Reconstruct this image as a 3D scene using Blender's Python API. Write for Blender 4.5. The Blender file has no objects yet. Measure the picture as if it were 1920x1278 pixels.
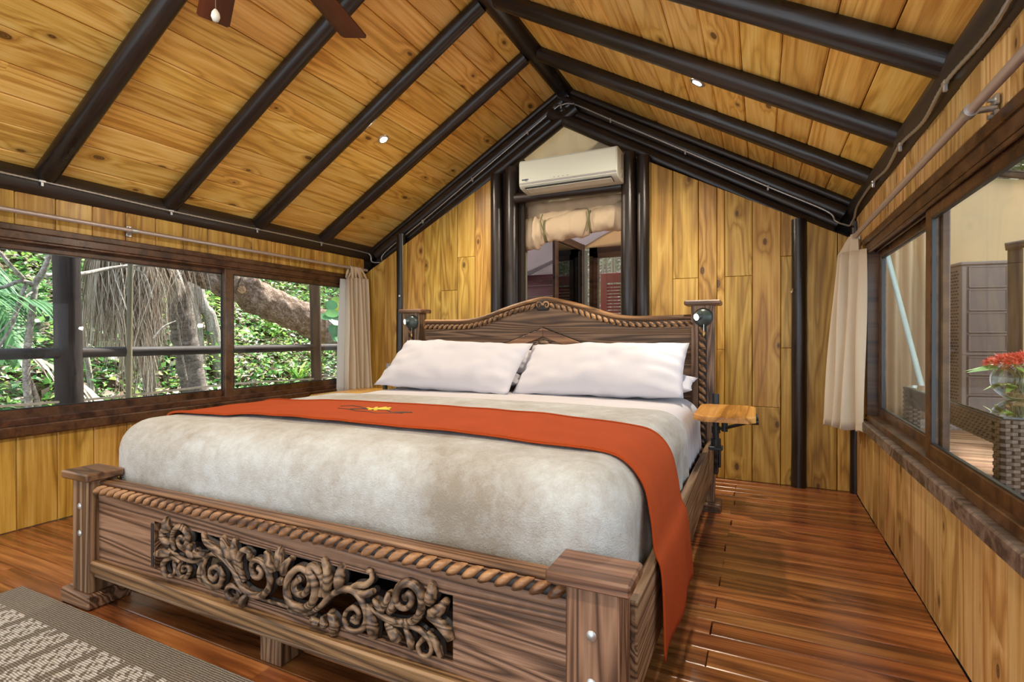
import bpy, bmesh, math, random
import numpy as np
from mathutils import Matrix, Vector, noise as mnoise
random.seed(7); RNG = np.random.default_rng(11)
SC = bpy.context.scene; COL = SC.collection
PI = math.pi

# ------------------------------------------------------------------ camera
def set_camera():
    cd = bpy.data.cameras.new('camera'); cam = bpy.data.objects.new('camera', cd); COL.objects.link(cam)
    cd.sensor_width = 36.0; cd.lens = 976.16 / 1920 * 36.0; cd.clip_start = 0.02; cd.clip_end = 300
    yaw, pitch, roll = 0.446404, -0.0058017, -0.0016118
    fw = Vector((-math.sin(yaw) * math.cos(pitch), math.cos(yaw) * math.cos(pitch), math.sin(pitch)))
    r0 = Vector((math.cos(yaw), math.sin(yaw), 0)); u0 = r0.cross(fw)
    rt = math.cos(roll) * r0 + math.sin(roll) * u0; up = -math.sin(roll) * r0 + math.cos(roll) * u0
    m = Matrix((rt, up, -fw)).transposed().to_4x4(); m.translation = (0, 0, 1.0)
    cam.matrix_world = m; SC.camera = cam
set_camera()

# ------------------------------------------------------------------ world, sun, exposure
SKY = 1.6; SUN = 10.5; LAMP = 1.0; EXPO = 0.74
SC.view_settings.view_transform = 'Standard'; SC.view_settings.look = 'None'
SC.view_settings.gamma = 1.0; SC.view_settings.use_curve_mapping = False
SC.view_settings.exposure = EXPO
w = bpy.data.worlds.new('sky'); SC.world = w; w.use_nodes = True
nt = w.node_tree; nt.nodes.clear()
out = nt.nodes.new('ShaderNodeOutputWorld'); bg = nt.nodes.new('ShaderNodeBackground')
tc = nt.nodes.new('ShaderNodeTexCoord'); sp = nt.nodes.new('ShaderNodeSeparateXYZ')
rp = nt.nodes.new('ShaderNodeValToRGB')
nt.links.new(tc.outputs['Generated'], sp.inputs[0]); nt.links.new(sp.outputs['Z'], rp.inputs[0])
rp.color_ramp.elements[0].color = (0.86, 0.93, 1.0, 1); rp.color_ramp.elements[0].position = 0.0
rp.color_ramp.elements[1].color = (0.60, 0.76, 1.0, 1); rp.color_ramp.elements[1].position = 0.9
nt.links.new(rp.outputs[0], bg.inputs[0]); bg.inputs[1].default_value = SKY
nt.links.new(bg.outputs[0], out.inputs[0])
sd = bpy.data.lights.new('sun', 'SUN'); sd.energy = SUN; sd.angle = math.radians(3); sd.color = (1, 0.95, 0.86)
so = bpy.data.objects.new('sun', sd); COL.objects.link(so)
so.rotation_euler = Vector((-0.05, -0.55, -0.83)).to_track_quat('-Z', 'Y').to_euler()
cy = SC.cycles
cy.max_bounces = 9; cy.diffuse_bounces = 5; cy.glossy_bounces = 4; cy.transmission_bounces = 6
cy.transparent_max_bounces = 16; cy.caustics_reflective = False; cy.caustics_refractive = False
cy.sample_clamp_indirect = 6.0; cy.blur_glossy = 0.6
cy.use_denoising = True

# ------------------------------------------------------------------ helpers
WM = {}
def F(o, x, z):
    """frame: origin o, local X along x, local Z along z"""
    z = Vector(z).normalized(); x = Vector(x); x = (x - z * x.dot(z)).normalized(); y = z.cross(x)
    m = Matrix((x, y, z)).transposed().to_4x4(); m.translation = o
    return m
def T(x, y, z): return Matrix.Translation((x, y, z))
I4 = Matrix.Identity(4)
def place(o, m, parent):
    WM[o.name] = m.copy()
    if parent is not None:
        o.parent = parent; o.matrix_parent_inverse = WM[parent.name].inverted()
    o.matrix_basis = m
    return o
def tag(o, label=None, cat=None, group=None, kind=None):
    if label: o['label'] = label
    if cat: o['category'] = cat
    if group: o['group'] = group
    if kind: o['kind'] = kind
    return o
def empty(name, loc, label, cat, group=None, kind=None):
    o = bpy.data.objects.new(name, None); COL.objects.link(o); o.empty_display_size = 0.1
    place(o, T(*loc), None); return tag(o, label, cat, group, kind)
class MB:
    def __init__(s): s.v = []; s.f = []; s.mi = []; s.cur = 0
    def add(s, vs, fs, m=None):
        n = len(s.v)
        if m is not None: vs = [tuple(m @ Vector(p)) for p in vs]
        s.v.extend([tuple(p) for p in vs]); s.f.extend([tuple(i + n for i in f) for f in fs]); s.mi.extend([s.cur] * len(fs)); return s
    def box(s, c, d, ch=0.0, m=None):
        hx, hy, hz = d[0] / 2, d[1] / 2, d[2] / 2; ch = min(ch, hx * .9, hy * .9, hz * .9); h = (hx, hy, hz)
        if ch <= 0:
            vs = [(c[0] + i * hx, c[1] + j * hy, c[2] + k * hz) for i in (-1, 1) for j in (-1, 1) for k in (-1, 1)]
            return s.add(vs, [(0, 1, 3, 2), (4, 6, 7, 5), (0, 4, 5, 1), (2, 3, 7, 6), (0, 2, 6, 4), (1, 5, 7, 3)], m)
        vs = []; ix = {}
        for sg in [(i, j, k) for i in (-1, 1) for j in (-1, 1) for k in (-1, 1)]:
            for a in range(3):
                p = [c[b] + sg[b] * (h[b] - (0 if b == a else ch)) for b in range(3)]
                ix[sg, a] = len(vs); vs.append(p)
        fs = []
        for a in range(3):
            b, cc = [q for q in range(3) if q != a]
            for sa in (-1, 1):
                q = []
                for sb, sc2 in ((-1, -1), (1, -1), (1, 1), (-1, 1)):
                    g = [0, 0, 0]; g[a] = sa; g[b] = sb; g[cc] = sc2; q.append(ix[tuple(g), a])
                fs.append(tuple(q))
            for sb in (-1, 1):
                for sc2 in (-1, 1):
                    g0 = [0, 0, 0]; g0[a] = -1; g0[b] = sb; g0[cc] = sc2; g1 = list(g0); g1[a] = 1
                    g0 = tuple(g0); g1 = tuple(g1)
                    fs.append((ix[g0, b], ix[g1, b], ix[g1, cc], ix[g0, cc]))
        for sg in [(i, j, k) for i in (-1, 1) for j in (-1, 1) for k in (-1, 1)]: fs.append((ix[sg, 0], ix[sg, 1], ix[sg, 2]))
        return s.add(vs, fs, m)
    def tube(s, path, r, n=8, cap=True, m=None, flat=1.0, up0=None):
        P = [Vector(p) for p in path]; k = len(P)
        R = [r] * k if not hasattr(r, '__len__') else list(r)
        vs = []; fs = []; up = None
        for i in range(k):
            t = (P[min(i + 1, k - 1)] - P[max(i - 1, 0)]).normalized()
            if up is None:
                up = Vector(up0) if up0 else (Vector((0, 0, 1)) if abs(t.z) < 0.9 else Vector((1, 0, 0)))
            up = (up - t * up.dot(t)).normalized(); sd_ = t.cross(up)
            for j in range(n):
                a = 2 * PI * j / n; vs.append(P[i] + (sd_ * math.cos(a) + up * (math.sin(a) * flat)) * R[i])
        for i in range(k - 1):
            for j in range(n):
                j2 = (j + 1) % n; fs.append((i * n + j, i * n + j2, (i + 1) * n + j2, (i + 1) * n + j))
        if cap: fs.append(tuple(range(n - 1, -1, -1))); fs.append(tuple((k - 1) * n + j for j in range(n)))
        return s.add(vs, fs, m)
    def lathe(s, prof, n=20, m=None):
        vs = []; fs = []; k = len(prof)
        for r, z in prof:
            for j in range(n): vs.append((r * math.cos(2 * PI * j / n), r * math.sin(2 * PI * j / n), z))
        for i in range(k - 1):
            for j in range(n):
                j2 = (j + 1) % n; fs.append((i * n + j, i * n + j2, (i + 1) * n + j2, (i + 1) * n + j))
        if prof[0][0] > 1e-6: fs.append(tuple(range(n - 1, -1, -1)))
        if prof[-1][0] > 1e-6: fs.append(tuple((k - 1) * n + j for j in range(n)))
        return s.add(vs, fs, m)
    def prism(s, poly, z0, z1, ch=0.0, m=None):
        """convex polygon (ccw, local XY) extruded from z0 to z1, chamfered at the z1 face"""
        n = len(poly); P = [Vector(p).to_2d() if len(p) > 2 else Vector(p) for p in poly]
        def inset(d):
            o = []
            for i in range(n):
                a, b, c = P[i - 1], P[i], P[(i + 1) % n]
                e1 = (b - a).normalized(); e2 = (c - b).normalized()
                n1 = Vector((-e1.y, e1.x)); n2 = Vector((-e2.y, e2.x)); bi = n1 + n2
                o.append(b + bi * (d / max(0.15, bi.dot(n1))))
            return o
        if ch > 0: rings = [(P, z0), (P, z1 - ch), (inset(ch), z1)]
        else: rings = [(P, z0), (P, z1)]
        vs = [(p.x, p.y, z) for ring, z in rings for p in ring]; fs = []
        for i in range(len(rings) - 1):
            for j in range(n): j2 = (j + 1) % n; fs.append((i * n + j, i * n + j2, (i + 1) * n + j2, (i + 1) * n + j))
        fs.append(tuple(range(n - 1, -1, -1))); fs.append(tuple((len(rings) - 1) * n + j for j in range(n)))
        return s.add(vs, fs, m)
    def grid(s, fn, nu, nv, m=None, closed_u=False):
        vs = [fn(i / nu, j / nv) for j in range(nv + 1) for i in range(nu + (0 if closed_u else 1))]
        w_ = nu if closed_u else nu + 1; fs = []
        for j in range(nv):
            for i in range(nu):
                i2 = (i + 1) % w_ if closed_u else i + 1
                fs.append((j * w_ + i, j * w_ + i2, (j + 1) * w_ + i2, (j + 1) * w_ + i))
        return s.add(vs, fs, m)
    def mesh(s, name, mat, smooth=None, recalc=True):
        me = bpy.data.meshes.new(name); me.from_pydata(s.v, [], s.f)
        for mm in (mat if isinstance(mat, (list, tuple)) else [mat]): me.materials.append(mm)
        if any(s.mi): me.polygons.foreach_set('material_index', s.mi)
        if recalc:
            bm = bmesh.new(); bm.from_mesh(me); bmesh.ops.recalc_face_normals(bm, faces=bm.faces); bm.to_mesh(me); bm.free()
        if smooth is not None:
            me.polygons.foreach_set('use_smooth', [True] * len(me.polygons)); me.set_sharp_from_angle(angle=math.radians(smooth))
        me.update(); return me
    def obj(s, name, mat, parent=None, m=I4, smooth=None, recalc=True):
        return link(name, s.mesh(name, mat, smooth, recalc), parent, m)
def link(name, me, parent=None, m=I4):
    o = bpy.data.objects.new(name, me); COL.objects.link(o); return place(o, m, parent)
def solid(o, t, off=-1.0):
    md = o.modifiers.new('thickness', 'SOLIDIFY'); md.thickness = t; md.offset = off; return o
def nz(x, y, z=0.0): return mnoise.noise(Vector((x, y, z)))
def smooth_path(pts, n=6):
    """Catmull-Rom through pts"""
    P = [Vector(p) for p in pts]; P = [2 * P[0] - P[1]] + P + [2 * P[-1] - P[-2]]; o = []
    for i in range(1, len(P) - 2):
        a, b, c, d = P[i - 1], P[i], P[i + 1], P[i + 2]
        for k in range(n):
            t = k / n; o.append(0.5 * ((2 * b) + (c - a) * t + (2 * a - 5 * b + 4 * c - d) * t * t + (3 * b - a - 3 * c + d) * t ** 3))
    o.append(P[-2]); return o

# ------------------------------------------------------------------ materials
class NT:
    def __init__(s, name):
        s.m = bpy.data.materials.new(name); s.m.use_nodes = True; s.t = s.m.node_tree; s.t.nodes.clear()
        s.out = s.t.nodes.new('ShaderNodeOutputMaterial')
    def n(s, typ, ins=None, **pr):
        nd = s.t.nodes.new('ShaderNode' + typ)
        for k, v in pr.items(): setattr(nd, k, v)
        for k, v in (ins or {}).items():
            if isinstance(v, bpy.types.NodeSocket): s.t.links.new(v, nd.inputs[k])
            else: nd.inputs[k].default_value = v
        return nd
    def math(s, op, a, b=0.0, c=0.0, clamp=False):
        return s.n('Math', {0: a, 1: b, 2: c}, operation=op, use_clamp=clamp).outputs[0]
    def vmul(s, v, k): return s.n('VectorMath', {0: v, 1: k}, operation='MULTIPLY').outputs[0]
    def vadd(s, v, k): return s.n('VectorMath', {0: v, 1: k}, operation='ADD').outputs[0]
    def noise(s, v, scale=1.0, detail=3.0, rough=0.5, dist=0.0):
        return s.n('TexNoise', {'Vector': v, 'Scale': scale, 'Detail': detail, 'Roughness': rough, 'Distortion': dist}).outputs['Fac']
    def ramp(s, f, stops, interp='LINEAR'):
        r = s.n('ValToRGB', {0: f}); cr = r.color_ramp; cr.interpolation = interp
        while len(cr.elements) < len(stops): cr.elements.new(0.5)
        for e, (p, c) in zip(cr.elements, stops): e.position = p; e.color = (*c, 1) if len(c) == 3 else c
        return r.outputs[0]
    def mix(s, f, a, b, mode='MIX'):
        nd = s.n('Mix', data_type='RGBA', blend_type=mode)
        for k, v in ((0, f), (6, a), (7, b)):
            if isinstance(v, bpy.types.NodeSocket): s.t.links.new(v, nd.inputs[k])
            else: nd.inputs[k].default_value = v if k == 0 else ((*v, 1) if len(v) == 3 else v)
        return nd.outputs[2]
    def remap(s, f, a, b, c=0.0, d=1.0):
        return s.n('MapRange', {0: f, 1: a, 2: b, 3: c, 4: d}, clamp=True).outputs[0]
    def bump(s, h, st=0.3, dist=0.01): return s.n('Bump', {'Height': h, 'Strength': st, 'Distance': dist}).outputs[0]
    def bsdf(s, col, rough=0.5, nrm=None, **kw):
        ins = {'Base Color': col if isinstance(col, bpy.types.NodeSocket) else (*col, 1), 'Roughness': rough}
        if nrm is not None: ins['Normal'] = nrm
        ins.update({k.replace('_', ' '): v for k, v in kw.items()})
        b = s.n('BsdfPrincipled', ins); s.t.links.new(b.outputs[0], s.out.inputs[0]); return b
    def surf(s, sh): s.t.links.new(sh, s.out.inputs[0]); return s.m
def coords(N, kx=13.7, ky=29.3, kz=7.1, per_object=True):
    v = N.n('TexCoord').outputs['Object']
    if not per_object: return v, None
    r = N.n('ObjectInfo').outputs['Random']
    c = N.n('CombineXYZ', {0: N.math('MULTIPLY', r, kx), 1: N.math('MULTIPLY', r, ky), 2: N.math('MULTIPLY', r, kz)}).outputs[0]
    return N.vadd(v, c), r
def wood(name, dark, mid, light, rings=9.0, ry=4.0, rx=0.4, fine=0.4, knots=True, rough=0.45, bump=0.25, var=0.22, line=0.35, lk=0.5, spec=0.5, coat=0.0, knotcol=(0.06, 0.02, 0.006), kd_=(2.6, 5.0), kn=0.66):
    """dark/mid/light: tones across the growth rings; line/lk: width and strength of the thin dark late-wood lines"""
    N = NT(name); v, r = coords(N)
    low = N.noise(N.vmul(v, (rx, ry, ry)), 1.0, 3.0, 0.5, 0.5)
    kd = None; wob = N.noise(N.vmul(v, (6.0, 16.0, 16.0)), 1.0, 2.0, 0.5)
    if knots:
        vo = N.n('TexVoronoi', {'Vector': N.vmul(v, (kd_[0], kd_[1], kd_[1])), 'Scale': 1.0}, feature='F1', voronoi_dimensions='2D')
        off = N.math('LESS_THAN', N.n('SeparateXYZ', {0: vo.outputs['Color']}).outputs[0], kn)
        kd = N.math('ADD', N.math('ADD', vo.outputs['Distance'], off), N.math('MULTIPLY', N.math('SUBTRACT', wob, 0.5), 0.06))
        fall = N.remap(kd, 0.04, 0.42, 1.0, 0.0); low = N.math('ADD', low, N.math('MULTIPLY', N.math('POWER', fall, 2.0), 0.13))
    ring = N.math('PINGPONG', N.math('ADD', N.math('MULTIPLY', low, rings), N.math('MULTIPLY', wob, 0.35)), 1.0)
    fib = N.remap(N.noise(N.vmul(v, (2.2, 85.0, 85.0)), 1.0, 4.0, 0.65), 0.30, 0.70)
    blo = N.noise(N.vmul(v, (1.3, 4.5, 4.5)), 1.0, 4.0, 0.55)
    f = N.math('ADD', N.math('MULTIPLY', ring, 1 - fine), N.math('MULTIPLY', fib, fine))
    f = N.math('ADD', f, N.math('MULTIPLY', N.math('SUBTRACT', blo, 0.5), 1.1))
    col = N.ramp(f, [(0.08, dark), (0.5, mid), (0.95, light)])
    ln = N.math('MULTIPLY', N.remap(ring, 0.0, line, 1.0, 0.0), N.remap(fib, 0.15, 0.8, 0.45, 1.0))
    col = N.mix(N.math('MULTIPLY', ln, lk), col, tuple(c * 0.33 for c in dark))
    if knots:
        halo = N.remap(kd, 0.06, 0.17, 0.6, 0.0); col = N.mix(halo, col, tuple(c * 0.8 for c in dark))
        ks = N.math('ADD', N.math('MULTIPLY', N.n('SeparateXYZ', {0: vo.outputs['Color']}).outputs[1], 0.045), 0.022); k = N.remap(N.math('SUBTRACT', kd, ks), 0.0, 0.022, 1.0, 0.0); k2 = N.math('PINGPONG', N.math('MULTIPLY', kd, 55.0), 1.0)
        col = N.mix(N.math('MULTIPLY', k, N.math('ADD', N.math('MULTIPLY', k2, 0.4), 0.55)), col, knotcol)
    hs = N.n('HueSaturation', {'Value': N.math('ADD', N.math('MULTIPLY', r, 2 * var), 1 - var), 'Color': col, 'Saturation': 1.0,
             'Hue': N.math('ADD', N.math('MULTIPLY', N.math('FRACT', N.math('MULTIPLY', r, 37.0)), 0.014), 0.493)})
    h = N.math('ADD', N.math('MULTIPLY', fib, 0.5), N.math('MULTIPLY', ring, 0.5))
    rg = N.remap(blo, 0.3, 0.7, rough - 0.07, rough + 0.1)
    N.bsdf(hs.outputs[0], rg, N.bump(h, bump, 0.004), Specular_IOR_Level=spec, Coat_Weight=coat, Coat_Roughness=0.18)
    return N.m
def plain(name, col, rough=0.5, metal=0.0, nscale=0.0, namp=0.15, bump=0.0, bscale=60.0, spec=0.5, **kw):
    N = NT(name); v, r = coords(N, per_object=False); c = col; nrm = None
    if nscale: c = N.mix(N.noise(v, nscale, 4.0, 0.6), tuple(x * (1 - namp) for x in col), tuple(min(1, x * (1 + namp)) for x in col))
    if bump: nrm = N.bump(N.noise(v, bscale, 3.0, 0.6), bump, 0.004)
    N.bsdf(c, rough, nrm, Metallic=metal, Specular_IOR_Level=spec, **kw); return N.m
def emis(name, col, st):
    N = NT(name); e = N.n('Emission', {0: (*col, 1), 1: st}); return N.surf(e.outputs[0])

M_PINE = wood('varnished_pine', (0.60, 0.30, 0.052), (0.86, 0.535, 0.125), (0.96, 0.70, 0.25), rings=20.0, fine=0.55, rough=0.40, coat=0.15, var=0.11, lk=0.24)
M_PINEW = wood('pine_wall_boards', (0.315, 0.155, 0.020), (0.50, 0.285, 0.048), (0.67, 0.445, 0.115), rings=20.0, fine=0.5, rough=0.45, coat=0.08, var=0.14, lk=0.30)
M_PINER = wood('pale_pine_boards', (0.40, 0.20, 0.05), (0.575, 0.345, 0.115), (0.75, 0.53, 0.24), rings=20.0, fine=0.5, rough=0.5, var=0.13, lk=0.30)
M_FLOOR = wood('reddish_floor_boards', (0.11, 0.031, 0.010), (0.28, 0.090, 0.025), (0.47, 0.185, 0.056), rings=14.0, ry=5.0, fine=0.5, rough=0.26, bump=0.12, var=0.22, lk=0.35, coat=0.25, kn=0.86)
M_DECK = wood('outdoor_deck_boards', (0.22, 0.085, 0.04), (0.42, 0.19, 0.09), (0.60, 0.33, 0.18), rings=8.0, ry=6.0, rough=0.45, var=0.12, knots=False)
M_BED = wood('weathered_carved_wood', (0.105, 0.052, 0.026), (0.20, 0.110, 0.059), (0.33, 0.20, 0.117), rings=46.0, ry=4.6, rx=0.24, fine=0.3, rough=0.46, bump=0.7, var=0.08, line=0.5, lk=0.95, knots=False)
M_BEDL = wood('worn_golden_edge_wood', (0.10, 0.045, 0.018), (0.25, 0.125, 0.052), (0.46, 0.255, 0.11), rings=20.0, ry=5.0, rx=0.3, rough=0.42, bump=0.4, var=0.08, lk=0.6, knots=False)
M_BEDR = wood('worn_brown_rail_wood', (0.085, 0.040, 0.018), (0.20, 0.102, 0.046), (0.35, 0.20, 0.098), rings=26.0, ry=6.0, rx=0.25, rough=0.42, bump=0.5, var=0.05, line=0.4, lk=0.75, knots=False)
M_CARVE = wood('carved_scroll_wood', (0.060, 0.034, 0.022), (0.165, 0.098, 0.060), (0.33, 0.21, 0.13), rings=30.0, ry=7.0, rx=3.0, fine=0.25, rough=0.4, bump=0.35, var=0.04, line=0.35, lk=0.85, knots=False)
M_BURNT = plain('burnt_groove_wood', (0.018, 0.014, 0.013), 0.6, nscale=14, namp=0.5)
M_CAP = wood('post_cap_wood', (0.10, 0.046, 0.023), (0.215, 0.112, 0.062), (0.38, 0.23, 0.14), rings=16.0, ry=5.0, rx=0.4, rough=0.34, bump=0.3, var=0.05, lk=0.7, knots=False)
M_SHELF = wood('honey_shelf_wood', (0.26, 0.105, 0.014), (0.46, 0.22, 0.036), (0.64, 0.36, 0.09), rings=9.0, ry=6.0, rough=0.3, knots=False)
M_FRAME = wood('dark_brown_window_frame', (0.032, 0.012, 0.005), (0.075, 0.031, 0.011), (0.125, 0.058, 0.022), rings=5.0, ry=12.0, rough=0.32, bump=0.08, var=0.03, lk=0.2, knots=False)
M_SILL = wood('greyed_sill_wood', (0.06, 0.038, 0.03), (0.13, 0.086, 0.066), (0.25, 0.18, 0.145), rings=6.0, ry=12.0, rough=0.42, var=0.03, lk=0.4, knots=False)
M_FAN = wood('mahogany_fan_blade', (0.06, 0.012, 0.006), (0.135, 0.03, 0.012), (0.20, 0.055, 0.022), rings=4.0, ry=8.0, rough=0.3, bump=0.05, var=0.03, lk=0.2, knots=False)
M_MAROON = wood('maroon_stained_boards', (0.08, 0.018, 0.024), (0.20, 0.055, 0.075), (0.32, 0.12, 0.15), rings=5.0, ry=8.0, rough=0.3, var=0.12, lk=0.3, knots=False)
M_SCREEN = wood('dark_slat_screen', (0.018, 0.011, 0.009), (0.045, 0.028, 0.022), (0.09, 0.06, 0.046), rings=8.0, ry=8.0, rough=0.7, spec=0.12, var=0.2, knots=False)
def log_mat(name, a, b, c, rough=0.36, spec=0.55):
    N = NT(name); v, r = coords(N)
    n1 = N.noise(N.vmul(v, (1.1, 9.0, 9.0)), 1.0, 5.0, 0.62, 0.6); n2 = N.noise(N.vmul(v, (4.0, 70.0, 70.0)), 1.0, 3.0, 0.6)
    vo = N.n('TexVoronoi', {'Vector': N.vmul(v, (2.6, 9.0, 9.0)), 'Scale': 1.0}).outputs['Distance']
    f = N.math('ADD', N.math('MULTIPLY', n1, 0.75), N.math('MULTIPLY', n2, 0.25))
    col = N.ramp(f, [(0.30, a), (0.52, b), (0.74, c)])
    col = N.mix(N.remap(vo, 0.05, 0.11, 0.7, 0.0), col, tuple(x * 0.3 for x in a))
    h = N.math('ADD', f, N.math('MULTIPLY', N.remap(vo, 0.0, 0.2, 1.0, 0.0), 0.5))
    N.bsdf(col, N.remap(n1, 0.3, 0.7, rough - 0.08, rough + 0.16), N.bump(h, 0.5, 0.006), Specular_IOR_Level=spec); return N.m
M_LOG = log_mat('dark_stained_log', (0.007, 0.005, 0.0045), (0.017, 0.011, 0.009), (0.055, 0.036, 0.027), 0.30)
M_PLATE = log_mat('brown_black_eave_log', (0.013, 0.008, 0.006), (0.028, 0.017, 0.011), (0.06, 0.038, 0.025), 0.42)
M_POST = log_mat('weathered_veranda_log', (0.016, 0.011, 0.010), (0.036, 0.026, 0.024), (0.085, 0.064, 0.056), 0.62, 0.2)
M_POLE = log_mat('grey_green_bush_pole', (0.10, 0.085, 0.05), (0.19, 0.16, 0.095), (0.30, 0.26, 0.17), 0.6)
M_DARK = plain('dark_backing', (0.016, 0.009, 0.005), 0.9)
M_ROD = plain('grey_steel_rod', (0.56, 0.49, 0.46), 0.38, metal=0.55)
M_TPOLE = plain('grey_green_painted_pole', (0.30, 0.345, 0.30), 0.45, nscale=6, namp=0.15)
M_ROPE = plain('beige_rope', (0.50, 0.40, 0.29), 0.9, nscale=60, namp=0.3)
M_GALV = plain('galvanised_steel', (0.55, 0.57, 0.58), 0.35, metal=0.8, nscale=80, namp=0.2)
M_CONDUIT = plain('flexible_conduit', (0.46, 0.47, 0.46), 0.35, metal=0.7)
M_BLACK = plain('black_painted_metal', (0.012, 0.017, 0.019), 0.33, spec=0.6)
M_GREEN = plain('grey_green_lamp_shell', (0.055, 0.075, 0.072), 0.35, metal=0.3)
M_CHROME = plain('chrome', (0.75, 0.74, 0.72), 0.15, metal=1.0)
M_ACW = plain('ivory_plastic', (0.64, 0.68, 0.60), 0.35)
M_ACG = plain('grey_plastic', (0.36, 0.36, 0.38), 0.45)
M_INK = plain('dark_blue_print', (0.04, 0.05, 0.13), 0.5)
M_WHITE = plain('white_plastic', (0.72, 0.76, 0.72), 0.4)
M_BULB = emis('lit_bulb', (1.0, 0.93, 0.82), 60.0)
M_BULBC = emis('lit_lamp_bulb', (0.93, 1.0, 0.90), 9.0)
def cloth(name, col, rough=0.9, wave=220.0, st=0.25, blo=0.06, sheen=0.3, bl=5.0, trans=0.0, fx=1.0):
    N = NT(name); v, _ = coords(N, per_object=False)
    n = N.noise(v, bl, 4.0, 0.55); c = N.mix(n, tuple(x * (1 - blo) for x in col), tuple(min(1, x * (1 + blo)) for x in col))
    wv = N.noise(N.vmul(v, (wave * fx, wave, wave)), 1.0, 2.0, 0.6)
    c = N.mix(N.math('MULTIPLY', wv, 0.28), c, tuple(x * 0.55 for x in col))
    b = N.bsdf(c, rough, N.bump(wv, st, 0.003), Sheen_Weight=sheen, Sheen_Roughness=0.4, Specular_IOR_Level=0.2)
    if trans:
        t = N.n('BsdfTranslucent', {0: c}); mx = N.n('MixShader', {0: trans, 1: b.outputs[0], 2: t.outputs[0]}); N.surf(mx.outputs[0])
    return N.m
M_COTTON = cloth('white_cotton', (0.65, 0.65, 0.715), wave=420, st=0.08, blo=0.02, sheen=0.1)
M_SPREAD = cloth('white_bedspread_weave', (0.61, 0.59, 0.62), wave=260, st=0.35, blo=0.03, sheen=0.1)
M_ORANGE = cloth('burnt_orange_weave', (0.40, 0.062, 0.011), wave=300, st=0.5, blo=0.16, sheen=0.0, bl=9.0)
M_CURTAIN = cloth('cream_curtain', (0.84, 0.73, 0.56), wave=300, st=0.2, blo=0.05, trans=0.22, sheen=0.1)
M_LINER = cloth('white_curtain_liner', (0.78, 0.80, 0.80), wave=300, st=0.15, blo=0.03, trans=0.3, sheen=0.1)
M_CANVAS = cloth('tan_canvas', (0.74, 0.56, 0.34), wave=200, st=0.2, blo=0.06, trans=0.35, sheen=0.05)
M_CANVASI = cloth('pale_lilac_canvas', (0.55, 0.50, 0.51), wave=200, st=0.2, blo=0.05, trans=0.35, sheen=0.05)
M_FLAP = cloth('rolled_tan_canvas', (0.72, 0.57, 0.39), wave=200, st=0.2, blo=0.07, sheen=0.05)
M_OLIVE = plain('olive_tie_tape', (0.20, 0.21, 0.09), 0.8)
def velvet():
    N = NT('taupe_velvet_blanket'); v, _ = coords(N, per_object=False)
    n = N.noise(v, 3.0, 5.0, 0.6, 0.2); n2 = N.noise(v, 22.0, 6.0, 0.72, 0.3); fz = N.noise(v, 190.0, 3.0, 0.7)
    f = N.math('ADD', N.math('ADD', N.math('MULTIPLY', n, 0.55), N.math('MULTIPLY', n2, 0.32)), N.math('MULTIPLY', fz, 0.13))
    c = N.ramp(f, [(0.38, (0.31, 0.275, 0.225)), (0.50, (0.435, 0.43, 0.405)), (0.62, (0.56, 0.595, 0.60))])
    h = N.math('ADD', N.math('MULTIPLY', fz, 0.45), N.math('MULTIPLY', n2, 0.55))
    N.bsdf(c, 0.75, N.bump(h, 0.55, 0.014), Sheen_Weight=0.3, Sheen_Roughness=0.35, Specular_IOR_Level=0.25); return N.m
M_VELVET = velvet()
def glass(name, k=0.75, tint=(0.97, 0.985, 0.97)):
    N = NT(name); fr = N.n('Fresnel', {0: 1.45}).outputs[0]
    tr = N.n('BsdfTransparent', {0: (*tint, 1)}); gl = N.n('BsdfGlossy', {0: (1, 1, 1, 1), 1: 0.01})
    mx = N.n('MixShader', {0: N.math('MULTIPLY', fr, k), 1: tr.outputs[0], 2: gl.outputs[0]}); return N.surf(mx.outputs[0])
M_GLASS = glass('window_glass', 0.15); M_TGLASS = glass('table_glass', 2.4, (0.90, 0.95, 0.93))
M_DGLASS = glass('dark_door_glass', 1.0, (0.34, 0.35, 0.36))
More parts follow.
